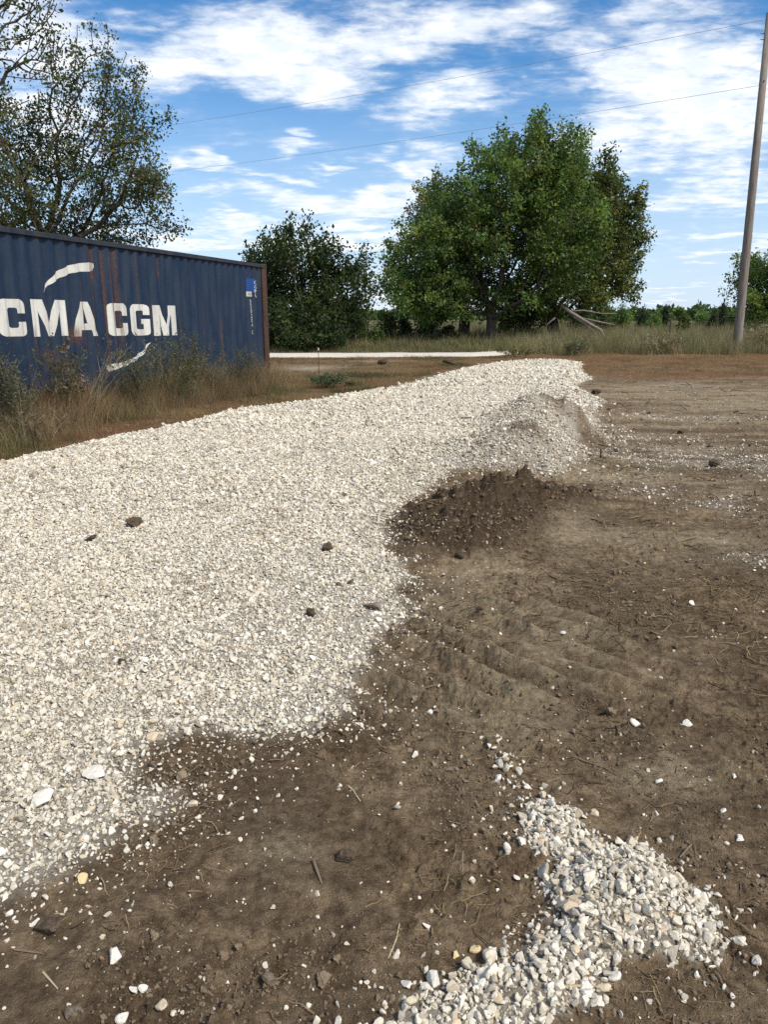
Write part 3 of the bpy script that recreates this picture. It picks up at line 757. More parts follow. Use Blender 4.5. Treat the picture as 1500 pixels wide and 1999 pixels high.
def unit(v): return v / (np.linalg.norm(v, axis=-1, keepdims=True) + 1e-9)
def leaves(P, size, cols, droop=.25, asp=.62, g=rng):
    """one folded leaf of four points at each P"""
    n = len(P); d = unit(g.normal(size=(n, 3)) + np.array([0, 0, -droop])); a = unit(np.cross(d, g.normal(size=(n, 3)))); nrm = np.cross(d, a)
    s = np.asarray(size)[:, None]
    V = np.empty((n, 4, 3)); V[:, 0] = P; V[:, 2] = P + d * s
    mid = P + d * s * .48; V[:, 1] = mid + a * s * asp * .5 + nrm * s * .12; V[:, 3] = mid - a * s * asp * .5 + nrm * s * .12
    F = np.arange(n * 4).reshape(n, 4)
    F = np.concatenate([F[:, [0, 1, 2]], F[:, [0, 2, 3]]])
    return V.reshape(-1, 3), F, np.repeat(cols, 4, 0)
def grow(A, start, step, di, dk, iters=260, seed=1, up=.0):
    """space colonisation: branches reach for the points A"""
    g = np.random.default_rng(seed)
    N = [np.array(p, float) for p in start]; par = list(range(-1, len(start) - 1))
    A = np.array(A); alive = np.ones(len(A), bool)
    nd = np.full(len(A), 1e9); ni = np.zeros(len(A), int)
    def upd(k0):
        for k in range(k0, len(N)):
            d = np.linalg.norm(A - N[k], axis=1); b = d < nd
            nd[b] = d[b]; ni[b] = k
    upd(0)
    for it in range(iters):
        alive &= nd > dk
        act = alive & (nd < di)
        if not act.any():
            if not alive.any(): break
            k = np.where(alive)[0][np.argmin(nd[alive])]; act = np.zeros(len(A), bool); act[k] = True
        k0 = len(N)
        idx = ni[act]; dirs = unit(A[act] - np.array(N)[idx])
        for k in np.unique(idx):
            d = dirs[idx == k].mean(0) + g.normal(0, .16, 3) + np.array([0, 0, up])
            N.append(N[k] + step * d / (np.linalg.norm(d) + 1e-9)); par.append(k)
        upd(k0)
        if len(N) > 9000: break
    return np.array(N), np.array(par)
def wood(N, par, r_tip, r_base, n=6, expo=2.35, flare=1.25, twig=None):
    m = len(N); acc = np.zeros(m); kids = np.bincount(par[par >= 0], minlength=m)
    acc[kids == 0] = r_tip ** expo
    for k in range(m - 1, 0, -1):
        acc[par[k]] += acc[k]
    rad = acc ** (1 / expo); sc = r_base / rad[0]
    rad = np.maximum(rad * (1 + (sc - 1) * np.clip(rad / rad[0], 0, 1)), r_tip)
    best = {}
    for k in range(1, m):
        if par[k] not in best or rad[k] > rad[best[par[k]]]: best[par[k]] = k
    ks = np.arange(1, m); a = N[par[ks]]; b = N[ks]
    main = np.array([best[par[k]] == k for k in ks])
    ra = np.where(main, rad[par[ks]], np.minimum(rad[par[ks]], rad[ks] * 1.15)); rb = rad[ks]
    ra = np.where(par[ks] == 0, ra * flare, ra)
    d = unit(b - a); h = np.where(np.abs(d[:, 2:3]) < .9, [[0, 0, 1.0]], [[1.0, 0, 0]])
    u = unit(np.cross(d, h)); v = np.cross(d, u)
    th = 2 * np.pi * np.arange(n) / n
    ring = u[:, None] * np.cos(th)[None, :, None] + v[:, None] * np.sin(th)[None, :, None]
    Va = a[:, None] + ring * ra[:, None, None]; Vb = (b + d * rb[:, None] * .3)[:, None] + ring * rb[:, None, None]
    V = np.concatenate([Va, Vb], 1).reshape(-1, 3); M = len(ks)
    j = np.arange(n); base = (np.arange(M) * 2 * n)[:, None]
    F = np.stack([base + j, base + (j + 1) % n, base + n + (j + 1) % n, base + n + j], -1).reshape(-1, 4)
    return V, F, rad
def blobs_points(bl, Y, dens, seed, depth=.8, yoff=0.0, shell=.5):
    """crown lobes given as seen (centre, half sizes in photo pixels) at distance Y"""
    g = np.random.default_rng(seed); P = []; kk = Y / FPX
    tot = sum((b[2] * min(b[2], 95) * depth * b[3] * 1.02 * kk ** 3) ** .78 for b in bl)
    for b in bl:
        px, py, rx, ry = b[:4]; dz = b[4] if len(b) > 4 else g.uniform(-.45, .45)
        c = np.array(atY(px, py, Y)); k = Y / FPX
        R3 = np.array([rx * k, min(rx, 95) * k * depth, ry * k * 1.02])
        n = max(8, int(dens * R3.prod() ** .78 / tot))
        q = unit(g.normal(size=(n, 3))) * (g.uniform(0, 1, (n, 1)) ** shell)
        P.append(c + np.array([0, dz * 120 * k + yoff, 0]) + q * R3)
    return np.concatenate(P)
def tree(name, label, cat, base_px, Y, bl, dens, step, leaf_n, leaf_size, palette, r_base, seed, fork=.22, spread=.34, group=None, bare=0.0, tip=.012, depth=.8, lean=(0, 0), extra=None, di=3.0, drop=None, sink=.3, shoots=110):
    g = np.random.default_rng(seed)
    bx = atY(base_px[0], base_px[1], Y); z0 = gz(bx[0], Y)
    base = np.array([bx[0], Y, z0])
    A = blobs_points(bl, Y, dens, seed, depth)
    top = A[:, 2].max() - z0
    nseg = max(2, int(top * fork / step))
    start = [base + np.array([lean[0] * k * step, lean[1] * k * step, k * step - sink]) + np.append(g.normal(0, .06 * step, 2), 0) * (k > 0) for k in range(nseg + 1)]
    N, par = grow(A, start, step, di, step * 1.05, seed=seed)
    t0 = tag(empty(name, base), label, cat, group)
    if shoots:
        kids0 = np.bincount(par[par >= 0], minlength=len(N)); ends = np.where(kids0 == 0)[0]
        cen = A.mean(0); out = unit((N[ends] - cen) * np.array([1, 1, 1.0])); rel_ = np.linalg.norm((N[ends] - cen) / np.array([1, 1, 1.0]), axis=1) * (1 + .5 * np.clip(out[:, 2], 0, 1))
        pick = ends[np.argsort(-rel_ + g.normal(0, .8, len(ends)))[:shoots]]
        NN = list(N); PP = list(par)
        for e in pick:
            d0 = unit(unit(N[e] - cen) * .55 + np.array([0, 0, .75]) + g.normal(0, .22, 3)); q = N[e]; last = e
            for _ in range(g.integers(1, 4)):
                q = q + d0 * step * .9; d0 = unit(d0 + g.normal(0, .12, 3) + np.array([0, 0, .06])); NN.append(q); PP.append(last); last = len(NN) - 1
        N = np.array(NN); par = np.array(PP)
    V, F, rad = wood(N, par, tip, r_base)
    o = link('trunk', np_mesh('trunk', V - base, F, smooth=True), M_bark, t0)
    # leaves in sprays along the thin ends
    kids = np.bincount(par[par >= 0], minlength=len(N))
    cnt = np.where(kids == 0, 1, 0)
    for q in range(len(N) - 1, 0, -1): cnt[par[q]] += cnt[q]
    thin = np.where((cnt <= 5) & (np.arange(len(N)) > nseg))[0]
    if bare > 0: thin = thin[g.uniform(0, 1, len(thin)) > bare]
    # long shoots poking out of the outline
    cl = N[thin]; m = len(cl)
    dirn = unit(cl - N[par[thin]])
    cn = np.maximum(0, (leaf_n * np.exp(g.normal(0, .45, m))).astype(int))
    if drop: cn = np.where(np.array([drop(p) for p in cl]) > g.uniform(0, 1, m), cn, 0)
    rep = np.repeat(np.arange(m), cn); n = len(rep)
    tt = g.uniform(-.2, 1.0, n)
    P = cl[rep] + dirn[rep] * (tt * step * 1.3)[:, None] + g.normal(0, 1, (n, 3)) * spread * (1.0 - .45 * np.clip(tt, 0, 1))[:, None] * np.array([1, 1, .8])
    pal = np.array(palette); pw = g.integers(0, len(pal), m)
    c = pal[pw][rep] * np.exp(g.normal(0, .22, (n, 1))) * (1 + g.normal(0, .05, (n, 3)))
    yel = g.uniform(0, 1, n) < .015
    c[yel] = np.array([.16, .13, .025])
    Vl, Fl, Cl = leaves(P - base, leaf_size * np.exp(g.normal(0, .25, n)), c, g=g)
    link('crown', np_mesh('crown', Vl, Fl, cols=np.clip(Cl, .004, .5)), M_leaf, t0)
    return t0

GR = [(.108, .166, .038), (.088, .144, .036), (.146, .188, .044), (.068, .108, .032), (.114, .170, .050)]
GD = [(.034, .053, .018), (.042, .066, .021), (.028, .046, .016), (.050, .075, .023)]
GO = [(.088, .104, .036), (.072, .088, .034), (.12, .114, .040), (.062, .084, .034), (.050, .072, .032)]
tree('deciduous_tree', 'tallest green tree with upright shoots, thick trunk showing behind the white road', 'tree', (958, 668), 46,
     [(1050, 305, 46, 36), (1000, 318, 48, 44), (950, 335, 40, 36), (1010, 375, 100, 55), (920, 395, 60, 50), (862, 395, 26, 20), (872, 430, 60, 55), (905, 470, 95, 70), (830, 470, 34, 36),
      (800, 505, 40, 38), (783, 555, 40, 42), (840, 555, 75, 60), (950, 500, 110, 80), (1050, 420, 115, 85), (1110, 345, 32, 34), (1135, 318, 16, 20), (1000, 420, 100, 90), (870, 605, 70, 28), (785, 595, 28, 24),
      (935, 305, 8, 20), (1070, 275, 16, 22), (990, 280, 16, 22), (1085, 500, 80, 70), (955, 590, 50, 40), (930, 550, 95, 48), (1010, 590, 60, 28), (1050, 470, 110, 80), (960, 430, 110, 80), (1040, 350, 80, 50), (880, 500, 70, 60)],
     2300, .44, 50, .17, GR, .32, 11, fork=.17, spread=.27, shoots=130)
tree('deciduous_tree', 'broad rounded green tree leaning out to the right of the tallest one', 'tree', (1080, 655), 50,
     [(1150, 405, 60, 50), (1185, 440, 50, 52), (1215, 478, 45, 40), (1160, 500, 90, 75), (1105, 560, 80, 60), (1200, 540, 40, 36), (1215, 572, 26, 14), (1050, 580, 55, 45), (1010, 600, 45, 34), (1240, 500, 22, 30), (1110, 450, 80, 60), (1160, 585, 36, 22), (1180, 380, 22, 22)],
     1400, .5, 62, .19, [(.092, .118, .030), (.078, .105, .028), (.120, .130, .036), (.062, .088, .028)], .40, 12, fork=.13, spread=.27, shoots=60)
tree('deciduous_tree', 'olive tinged tree with a pale trunk half hidden at the left of the tallest one', 'tree', (905, 662), 53,
     [(850, 410, 34, 30), (838, 465, 45, 45), (870, 520, 70, 65), (905, 565, 60, 45), (835, 585, 55, 36), (800, 560, 36, 34), (900, 450, 60, 60)],
     800, .5, 46, .18, [(.11, .105, .036), (.08, .094, .032), (.13, .11, .05)], .42, 13, fork=.2, spread=.28, shoots=40)
tree('deciduous_tree', 'dark dense tree just behind the far end of the container', 'tree', (612, 684), 38,
     [(600, 482, 20, 18), (562, 480, 14, 16), (568, 515, 40, 32), (615, 518, 22, 24), (638, 494, 12, 12), (540, 550, 42, 46), (592, 565, 70, 58), (680, 534, 30, 16), (655, 560, 42, 34), (698, 580, 20, 20), (560, 630, 56, 42), (640, 618, 60, 40), (530, 615, 34, 54), (600, 655, 70, 20), (690, 612, 24, 22), (500, 560, 20, 40), (610, 610, 70, 50)],
     2000, .38, 52, .155, GD, .26, 14, fork=.08, spread=.26, shoots=60)
tree('walnut_tree', 'half bare tree with twisting boughs and thin foliage behind the container', 'tree', (95, 700), 21,
     [(150, 300, 95, 55), (60, 290, 80, 65), (235, 300, 66, 55), (275, 236, 26, 32), (205, 205, 55, 45), (120, 185, 45, 50), (255, 370, 75, 45), (300, 380, 36, 28), (170, 420, 115, 60), (285, 440, 36, 28), (40, 400, 80, 70), (-70, 350, 100, 100), (185, 120, 32, 42), (60, 220, 60, 45), (285, 332, 32, 28), (-60, 230, 80, 60), (100, 460, 120, 50), (225, 140, 24, 40)],
     3400, .24, 38, .078, GO, .22, 15, fork=.36, spread=.15, bare=.10, tip=.009, depth=.7, di=2.0,
     drop=lambda p: np.clip(1.35 - .13 * (p[2] - 1.6) + .25 * math.sin(p[0] * 1.7 + p[2]), .04, 1.0))
tree('walnut_tree', 'nearly leafless tree reaching in with bare twigs at the upper left corner', 'tree', (-330, 700), 17,
     [(30, 60, 66, 55), (70, 90, 30, 30), (-60, 80, 90, 80), (30, 120, 55, 26), (-130, 180, 90, 80), (-30, 200, 50, 40), (40, 15, 50, 30), (-200, 80, 100, 90), (-100, -40, 100, 60)],
     1700, .2, 7, .08, GO, .26, 16, fork=.36, spread=.16, bare=.45, tip=.008, depth=.7, di=1.8)
tree('deciduous_tree', 'green tree cut off by the right edge of the view behind the utility pole', 'tree', (1520, 645), 58,
     [(1490, 545, 34, 28), (1500, 580, 46, 40), (1535, 560, 55, 55), (1456, 583, 18, 18), (1480, 610, 46, 22), (1560, 600, 50, 45), (1495, 520, 14, 12)],
     700, .5, 55, .2, GR[:4] + [(.10, .11, .03)], .35, 17, fork=.15)

# shrubs and young cedars beyond the road
def shrub(name, label, cat, px, py, wpx, hpx, Y, pal, seed, conical=False, leaf=.12, n=2600, group=None):
    g = np.random.default_rng(seed); k = Y / FPX
    b = atY(px, py, Y); z0 = gz(b[0], Y); base = np.array([b[0], Y, z0])
    topz = atY(px, py - hpx, Y)[2]; h = topz - z0; rx = wpx * k / 2
    m = 34 if not conical else 46
    t_ = g.uniform(.06, 1, m); ang = g.uniform(0, 2 * math.pi, m)
    prof = (1.02 - t_) ** .75 if conical else np.sin(np.clip(t_ * 2.6 + .45, 0, math.pi)) ** .7
    rr = rx * prof * g.uniform(.25, 1.0, m)
    tips = np.stack([np.cos(ang) * rr, np.sin(ang) * rr, h * t_ * g.uniform(.86, 1.05, m)], 1)
    mb = MB()
    for q in tips: mb.tube([(q[0] * .08, q[1] * .08, -.1), (q[0] * .5, q[1] * .5, q[2] * .55), tuple(q)], [.03, .016, .005], 4, False)
    root = tag(empty(name, base), label, cat, group)
    mb.build('stem', M_bark, root)
    rep = g.integers(0, m, n); f = g.uniform(.35, 1.03, n) ** .7
    P = tips[rep] * f[:, None] * np.array([1, 1, 1]) + g.normal(0, 1, (n, 3)) * (rx * .13 + .04)
    P[:, 2] = np.clip(P[:, 2], .03, None)
    pal = np.array(pal); c = pal[g.integers(0, len(pal), m)][rep] * np.exp(g.normal(0, .25, (n, 1)))
    V, F, C = leaves(P, leaf * np.exp(g.normal(0, .3, n)), c, asp=.5 if not conical else .3, g=g)
    link('foliage', np_mesh('foliage', V, F, cols=C), M_leaf, root)
    return root
PB = [(.075, .098, .024), (.060, .085, .024), (.050, .070, .022)]
PC = [(.030, .046, .020), (.026, .040, .018), (.040, .052, .022)]
SH = [  # px, base y, width, height, distance, conical, palette, label
    (757, 672, 62, 66, 47, 0, PB, 'pale green shrub standing left of the big trees under open sky'),
    (790, 668, 36, 48, 52, 0, PB, 'small pale green shrub touching the left edge of the big trees'),
    (700, 676, 56, 58, 44, 0, GD, 'dark green bush at the right foot of the dark tree'),
    (655, 678, 52, 50, 41, 0, GR, 'mid green bush beside the trunk of the dark tree'),
    (735, 680, 34, 40, 43, 0, PB, 'low spreading bush between the dark tree and the pale shrub'),
    (545, 686, 50, 50, 37, 0, GD, 'dark bush next to the rusty far corner of the container'),
    (835, 664, 66, 54, 55, 0, GD, 'shadowy bush under the left side of the big trees'),
    (1028, 668, 84, 86, 51, 0, GD, 'tall dark thicket between the two big trunks'),
    (985, 662, 40, 50, 56, 0, GR, 'green bush showing just right of the thickest trunk'),
    (1135, 655, 70, 55, 62, 0, GD, 'dark bush at the right foot of the big trees'),
    (1175, 650, 66, 54, 66, 0, PB, 'pale green shrub just right of the big trees'),
    (1212, 650, 48, 48, 70, 0, GR, 'rounded green shrub on the skyline right of the pale one'),
    (1252, 646, 40, 44, 74, 1, PC, 'dark pointed cedar leftmost on the open skyline'),
    (1298, 644, 34, 40, 78, 1, PC, 'narrow dark cedar at the middle of the open skyline'),
    (1275, 648, 40, 30, 70, 0, GR, 'low green bush between two cedars on the skyline'),
    (1335, 652, 22, 34, 60, 0, PB, 'slim young sapling in front of the far skyline'),
    (1392, 644, 30, 38, 72, 1, PC, 'dark cedar on the skyline left of the utility pole'),
    (1409, 646, 32, 46, 70, 1, PC, 'tallest dark cedar left of the utility pole'),
    (1372, 640, 40, 24, 90, 0, GR, 'low bush on the skyline left of the cedars by the pole'),
    (1428, 644, 24, 28, 75, 0, GD, 'small dark bush against the foot of the utility pole'),
    (1475, 648, 60, 40, 62, 0, GD, 'dark undergrowth right of the utility pole'),
    (875, 668, 40, 34, 50, 0, GO, 'low olive bush in front of the pale trunk'),
]
for i, (px, py, w_, h_, Y_, con, pal, lab) in enumerate(SH):
    shrub('cedar' if con else 'shrub', lab, 'cedar' if con else 'shrub', px, py, w_, h_ * (1.22 if px > 1150 else 1), Y_, pal, 400 + i, bool(con), leaf=.15 if Y_ < 60 else .2, n=2600)
# two trees far off on the horizon and the wooded rim
def far_tree(px, py, rpx, hpx, Y, seed, label):
    g = np.random.default_rng(seed); k = Y / FPX; b = atY(px, py, Y); z0 = gz(b[0], Y); base = np.array([b[0], Y, z0])
    zt = atY(px, py - hpx, Y)[2] - z0; zc = zt - rpx * k * .8
    root = tag(empty('distant_tree', base), label, 'tree')
    MB().tube([(0, 0, -.3), (0, 0, zc)], [.5, .3], 6).build('trunk', M_bark, root)
    n = 1500; q = unit(g.normal(size=(n, 3))) * g.uniform(0, 1, (n, 1)) ** .4 * np.array([rpx * k, rpx * k, rpx * k * .8]) * (1 + .25 * np.sin(7 * g.uniform(0, 1, (n, 1))))
    V, F, C = leaves(q + np.array([0, 0, zc]), np.full(n, 1.3), np.array(GR)[g.integers(0, 5, n)], g=g)
    link('crown', np_mesh('crown', V, F, cols=C), M_leaf, root)
far_tree(1327, 615, 8, 12, 320, 71, 'single tiny round tree far away on the horizon')
far_tree(1357, 615, 9, 9, 420, 72, 'tiny low tree far away on the horizon right of the round one')
g = np.random.default_rng(73); n = 26000
a_ = g.uniform(R(-45), R(45), n); rr_ = g.uniform(420, 620, n)
hh = 4 + 5 * np.abs(fbm(a_ * 9, a_ * 0 + 3.3, 3, 4, 74)) * 2
P = np.stack([np.sin(a_) * rr_, np.cos(a_) * rr_, g.uniform(0, 1, n) ** .8 * hh], 1)
V, F, C = leaves(P, np.full(n, 3.2), np.array(GD + GR[:2])[g.integers(0, 6, n)], g=g)
tag(link('distant_woodland', np_mesh('distant_woodland', V, F, cols=C), M_leaf), 'low rim of distant woodland along the horizon', 'woodland', kind='stuff')

# ------------------------------------------------------------------ grass and weeds
def blades(B, h, lean, wd, cols, g, segs=3, curl=.5):
    """tapered ribbons: base points B, heights h, horizontal lean vectors"""
    n = len(B); ang = g.uniform(0, math.pi, n); side = np.stack([np.cos(ang), np.sin(ang), 0 * ang], 1)
    V = np.empty((n, segs + 1, 2, 3))
    for k in range(segs + 1):
        f = k / segs
        c = B + np.stack([lean[:, 0] * h * f ** (1 + curl), lean[:, 1] * h * f ** (1 + curl), h * f * (1 - .35 * np.clip(np.hypot(lean[:, 0], lean[:, 1]), 0, 1) * f)], 1)
        ww = (wd * (1 - f * .85))[:, None] * side * .5
        V[:, k, 0] = c - ww; V[:, k, 1] = c + ww
    base = (np.arange(n) * (segs + 1) * 2)[:, None]
    k = np.arange(segs)[None, :] * 2
    F = np.stack([base + k, base + k + 1, base + k + 3, base + k + 2], -1).reshape(-1, 4)
    return V.reshape(-1, 3), F, np.repeat(cols, (segs + 1) * 2, 0)
def tuft_mesh(name, seed, n, h, rad, wd, pal, lean=.35, heads=0):
    g = np.random.default_rng(seed); pal = np.array(pal)
    B = np.stack([g.normal(0, rad, n), g.normal(0, rad, n), np.full(n, -.02)], 1)
    hh = h * g.uniform(.45, 1.1, n); ln = g.normal(0, lean, (n, 2))
    c = pal[g.integers(0, len(pal), n)] * np.exp(g.normal(0, .2, (n, 1)))
    V, F, C = blades(B, hh, ln, np.full(n, wd), c, g)
    me = np_mesh(name, V, F, cols=C); me.materials.append(M_blade)
    return me
REDP = [(.18, .095, .046), (.23, .14, .072), (.15, .085, .044), (.29, .21, .12), (.20, .14, .07), (.16, .14, .06)]
STRAW = [(.24, .175, .090), (.17, .120, .062), (.30, .235, .14), (.12, .085, .045)]
GRN = [(.075, .085, .028), (.055, .070, .024), (.105, .100, .040), (.13, .115, .050)]
FLD = [(.17, .16, .070), (.125, .130, .058), (.23, .19, .10), (.28, .225, .135), (.10, .11, .05)]
def pr(key, L):
    c = bpy.data.collections.new(key)
    for i, me in enumerate(L):
        o = bpy.data.objects.new('%s_shape_%02d' % (key, i), me); c.objects.link(o)
    return c
C_red = pr('red_tuft', [tuft_mesh('red_tuft', 500 + i, 34, .10, .05, .004, REDP, .6) for i in range(5)])
C_grn = pr('green_tuft', [tuft_mesh('green_tuft', 510 + i, 40, .13, .06, .005, GRN + [(.15, .11, .05)], .5) for i in range(5)])
C_dry = pr('dry_tuft', [tuft_mesh('dry_tuft', 520 + i, 46, .55, .10, .005, STRAW + [(.25, .20, .12), (.16, .14, .07), (.13, .125, .06)] + REDP[1:3], .3) for i in range(5)])
C_fld = pr('field_tuft', [tuft_mesh('field_tuft', 530 + i, 60, .85, .20, .012, FLD, .28) for i in range(6)])
C_ver = pr('verge_tuft', [tuft_mesh('verge_tuft', 540 + i, 46, .36, .18, .012, FLD + GRN, .4) for i in range(5)])
def zrot(n): return np.stack([rng.normal(0, .08, n), rng.normal(0, .08, n), rng.uniform(0, 2 * math.pi, n)], 1)
def put(name, x, y, z, sc, coll, k, label, cat): scatter(name, np.stack([x, y, z], 1), zrot(len(x)), sc, coll, k, label, cat)
# short rusty turf both sides of the drive
X1, Y1 = jgrid(-13, 3, 5.5, 33, .10); X2, Y2 = jgrid(2, 24, 17.5, 36, .13)
x = np.concatenate([X1, X2]); y = np.concatenate([Y1, Y2]); k = inview(x, y); x, y = x[k], y[k]; L = land(x, y)
road_y = lambda x: np.interp(x, [-60, -5, 4.0, 5.6, 8, 14, 60], [33.2, 32.7, 33.4, 35.2, 39.5, 47, 75])
bare_ = np.maximum(blob(x, y, at(620, 716, 0), 2.4, 2.2), blob(x, y, at(740, 705, 0), 2.2, 1.0))
pr_ = L['red'] * (.55 + .9 * fbm(x, y, .9, 3, 101)) * (1 - .93 * bare_) * (L['dd'] < -.02) * (np.abs(y - road_y(x)) > 1.9)
gsel = (L['gl'] + .8 * blob(x, y, at(30, 870, 0), 1.2, .8) > rng.uniform(.15, 1, len(x)))
k = pr_ > rng.uniform(0, 1, len(x))
a = k & ~gsel; put('rusty_turf', x[a], y[a], L['z'][a], np.exp(rng.normal(-.05, .3, a.sum())), C_red, 5, 'short rust coloured dried turf beside the driveway', 'grass')
a = k & gsel; put('green_turf', x[a], y[a], L['z'][a], np.exp(rng.normal(-.1, .3, a.sum())), C_grn, 5, 'patches of short olive green turf near the container', 'grass')
# dry standing grass along the container wall
u_ = rng.uniform(-.6, 13, 2600); o_ = np.abs(rng.normal(0, .55, 2600)) + .02
P = np.array([[E0[0], E0[1]]]) + u_[:, None] * np.array([[UX.x, UX.y]]) - o_[:, None] * np.array([[WX.x, WX.y]])
hs = np.interp(u_, [-.6, .3, .8, 1.6, 2.6, 3.2, 4.2, 5.5, 8, 13], [.25, .45, .7, .7, .5, .65, 1.05, .8, .85, 1.0]) * np.exp(rng.normal(0, .3, 2600)) * (1.15 - .45 * np.clip(o_, 0, 1.2))
k = inview(P[:, 0], P[:, 1], 8); L = land(P[k, 0], P[k, 1])
put('dry_grass', P[k, 0], P[k, 1], L['z'], hs[k], C_dry, 5, 'dry brown standing grass along the foot of the container', 'grass')
# verge beyond the road and the weedy field
x, y = jgrid(-22, 14, 34.6, 70, .33); k = inview(x, y) & (x < 7 + .0 * y); x, y = x[k], y[k]; L = land(x, y)
put('verge_grass', x, y, L['z'], np.exp(rng.normal(-.1, .35, len(x))) * np.clip(.45 + (y - 34.6) * .12, .45, 1.3), C_ver, 5, 'grass on the verge under the trees beyond the road', 'grass')
x, y = jgrid(4.8, 60, 33.2, 95, .42); k = inview(x, y); x, y = x[k], y[k]; L = land(x, y)
fx = ss(x, 5.0, 7.2) * ss(y - 33.3 + .9 * fbm(x, y, .5, 2, 103), -.3, .6); k = fx > rng.uniform(.1, 1, len(x))
put('field_grass', x[k], y[k], L['z'][k], np.exp(rng.normal(-.02, .3, k.sum())) * np.clip(.30 + .5 * fx[k] + .55 * fbm(x[k], y[k], .35, 3, 104), .25, 1.5), C_fld, 6, 'tall weedy grass of the field to the right', 'grass')
# straw, roots and dead stems raked over the bare soil
def straw_mesh(name, seed, pal, wd, bend):
    g = np.random.default_rng(seed); n = 5; pts = [np.array([-.5, 0, 0])]
    a = 0
    for k in range(n): a += g.normal(0, bend); pts.append(pts[-1] + np.array([math.cos(a), math.sin(a), g.normal(0, .12)]) / n)
    mb = MB(); mb.tube(pts, [wd * f for f in (1, 1, .9, .8, .7, .4)], 4, False)
    me = bpy.data.meshes.new(name); mb.bm.to_mesh(me); mb.bm.free()
    c = np.array(pal[g.integers(0, len(pal))]); at_ = me.attributes.new('col', 'FLOAT_COLOR', 'POINT')
    at_.data.foreach_set('color', np.tile(np.append(c, 1).astype(np.float32), len(me.vertices)))
    me.materials.append(M_blade); return me
C_str = pr('straw', [straw_mesh('straw', 600 + i, STRAW + [(.34, .27, .16), (.26, .19, .11), (.20, .14, .08), (.055, .04, .025)], .012 + .01 * (i % 3), .22 + .12 * (i % 4)) for i in range(14)])
PX, PS, PR = [], [], []
for (ya, yb, xa, xb, s, lo, hi, pr_) in [(1.0, 2.6, -1.9, 1.9, .017, .012, .085, .55), (2.6, 5, -2, 3.2, .027, .02, .13, .55), (5, 9, -1, 5.5, .045, .05, .22, .55), (9, 20, 1, 11, .13, .08, .35, .5)]:
    x, y = jgrid(xa, xb, ya, yb, s); k = inview(x, y); x, y = x[k], y[k]; L = land(x, y)
    cl = np.clip(.25 + 1.9 * fbm(x, y, 1.1, 3, 107) + 1.0 * blob(x, y, at(1400, 1200, 0), 1.4, 1.0) + .9 * blob(x, y, at(1330, 1890, 0), .35, .12), 0, 1.4)
    k = pr_ * cl * (1 - .97 * L['grav']) * (1 - .75 * L['pile']) * (1 - .6 * L['mound']) > rng.uniform(0, 1, len(x)); n = k.sum()
    ln = rng.uniform(0, 1, n) ** 2.2 * (hi - lo) + lo; th = np.clip(rng.lognormal(-.45, .4, n), .3, 1.6) * (.0014 + ya * .00055) / (.017)
    PX.append(np.stack([x[k], y[k], L['z'][k] + .002 + .001 * ya], 1)); PS.append(np.stack([ln, ln, np.maximum(ln, .03)], 1))
    PR.append(np.stack([rng.normal(0, .15, n), rng.normal(0, .13, n) + (rng.uniform(0, 1, n) < .06) * rng.normal(0, .8, n), rng.normal(.15, .9, n)], 1))
scatter('straw_litter', np.concatenate(PX), np.concatenate(PR), np.concatenate(PS), C_str, 14, 'bits of straw, root and dead stem raked over the bare soil', 'straw')

# ------------------------------------------------------------------ the road beyond, pole and wires
def road():
    xs = np.linspace(-60, 60, 481); V = []; je = fbm(xs, xs * 0 + 4.2, .9, 4, 131)
    jf = fbm(xs, xs * 0 + 9.1, .9, 4, 132)
    for x_, e0, e1 in zip(xs, je, jf):
        yc = float(road_y(x_))
        for o_ in (-1.75, -1.2, 0, 1.2, 1.75): V.append((x_, yc + o_ + (.45 * e0 if o_ < 0 else .45 * e1 if o_ > 0 else 0), .035 + (.05 if abs(o_) < 1.5 else -.06) - .02 * abs(o_)))
    F = [(i * 5 + k, (i + 1) * 5 + k, (i + 1) * 5 + k + 1, i * 5 + k + 1) for i in range(480) for k in range(4)]
    m, t, p = material('road_gravel', .95, .1)
    co = t.new('ShaderNodeTexCoord').outputs['Object']
    n = t.noise(co, 22, 6, .7); t.l.new(t.mix(t.ramp(n, .3, .7), (.42, .38, .31), (.66, .62, .55)), p.inputs['Base Color']); bump(t, p, n, .6, .05)
    return tag(link('gravel_road', np_mesh('gravel_road', V, F, smooth=True), m), kind='structure')
road()

m_pole, t, p = material('weathered_wood', .9, .15)
co = t.new('ShaderNodeTexCoord').outputs['Object']
n = t.noise(t.mapping(co, scale=(14, 14, .7)), 2, 7, .65); n2 = t.noise(t.mapping(co, scale=(1, 1, .5)), 1.4, 4, .6)
c = t.mix(t.ramp(n, .3, .7), (.12, .10, .085), (.26, .235, .205)); c = t.mix(t.ramp(n2, .45, .7, 0, .5), c, (.20, .15, .115))
t.l.new(c, p.inputs['Base Color']); bump(t, p, n, .6, .02)
m_metal, t, p = material('dull_metal', .5, .4); p.inputs['Base Color'].default_value = (.10, .10, .10, 1); p.inputs['Metallic'].default_value = .6
PY_ = 38.0
b0 = Vector(atY(1443.5, 640, PY_)); tp = Vector(atY(1499.5, 70, PY_))
dv = (tp - b0).normalized(); g0 = gz(b0.x, PY_); base = b0 - dv * ((b0.z - g0) / dv.z); base.z = g0
pole = tag(empty('utility_pole', base), 'weathered grey wooden utility pole leaning slightly at the right edge of the view', 'utility pole')
topz = atY(1502, 25, PY_)[2]; Lp = (topz - g0) / dv.z
MB().tube([dv * (-.5), dv * 0, dv * 2, dv * (Lp * .5), dv * Lp], [.225, .222, .212, .185, .14], 20).build('pole_shaft', m_pole, pole, True)
def zat(py): return (atY(1500, py, PY_)[2] - g0) / dv.z
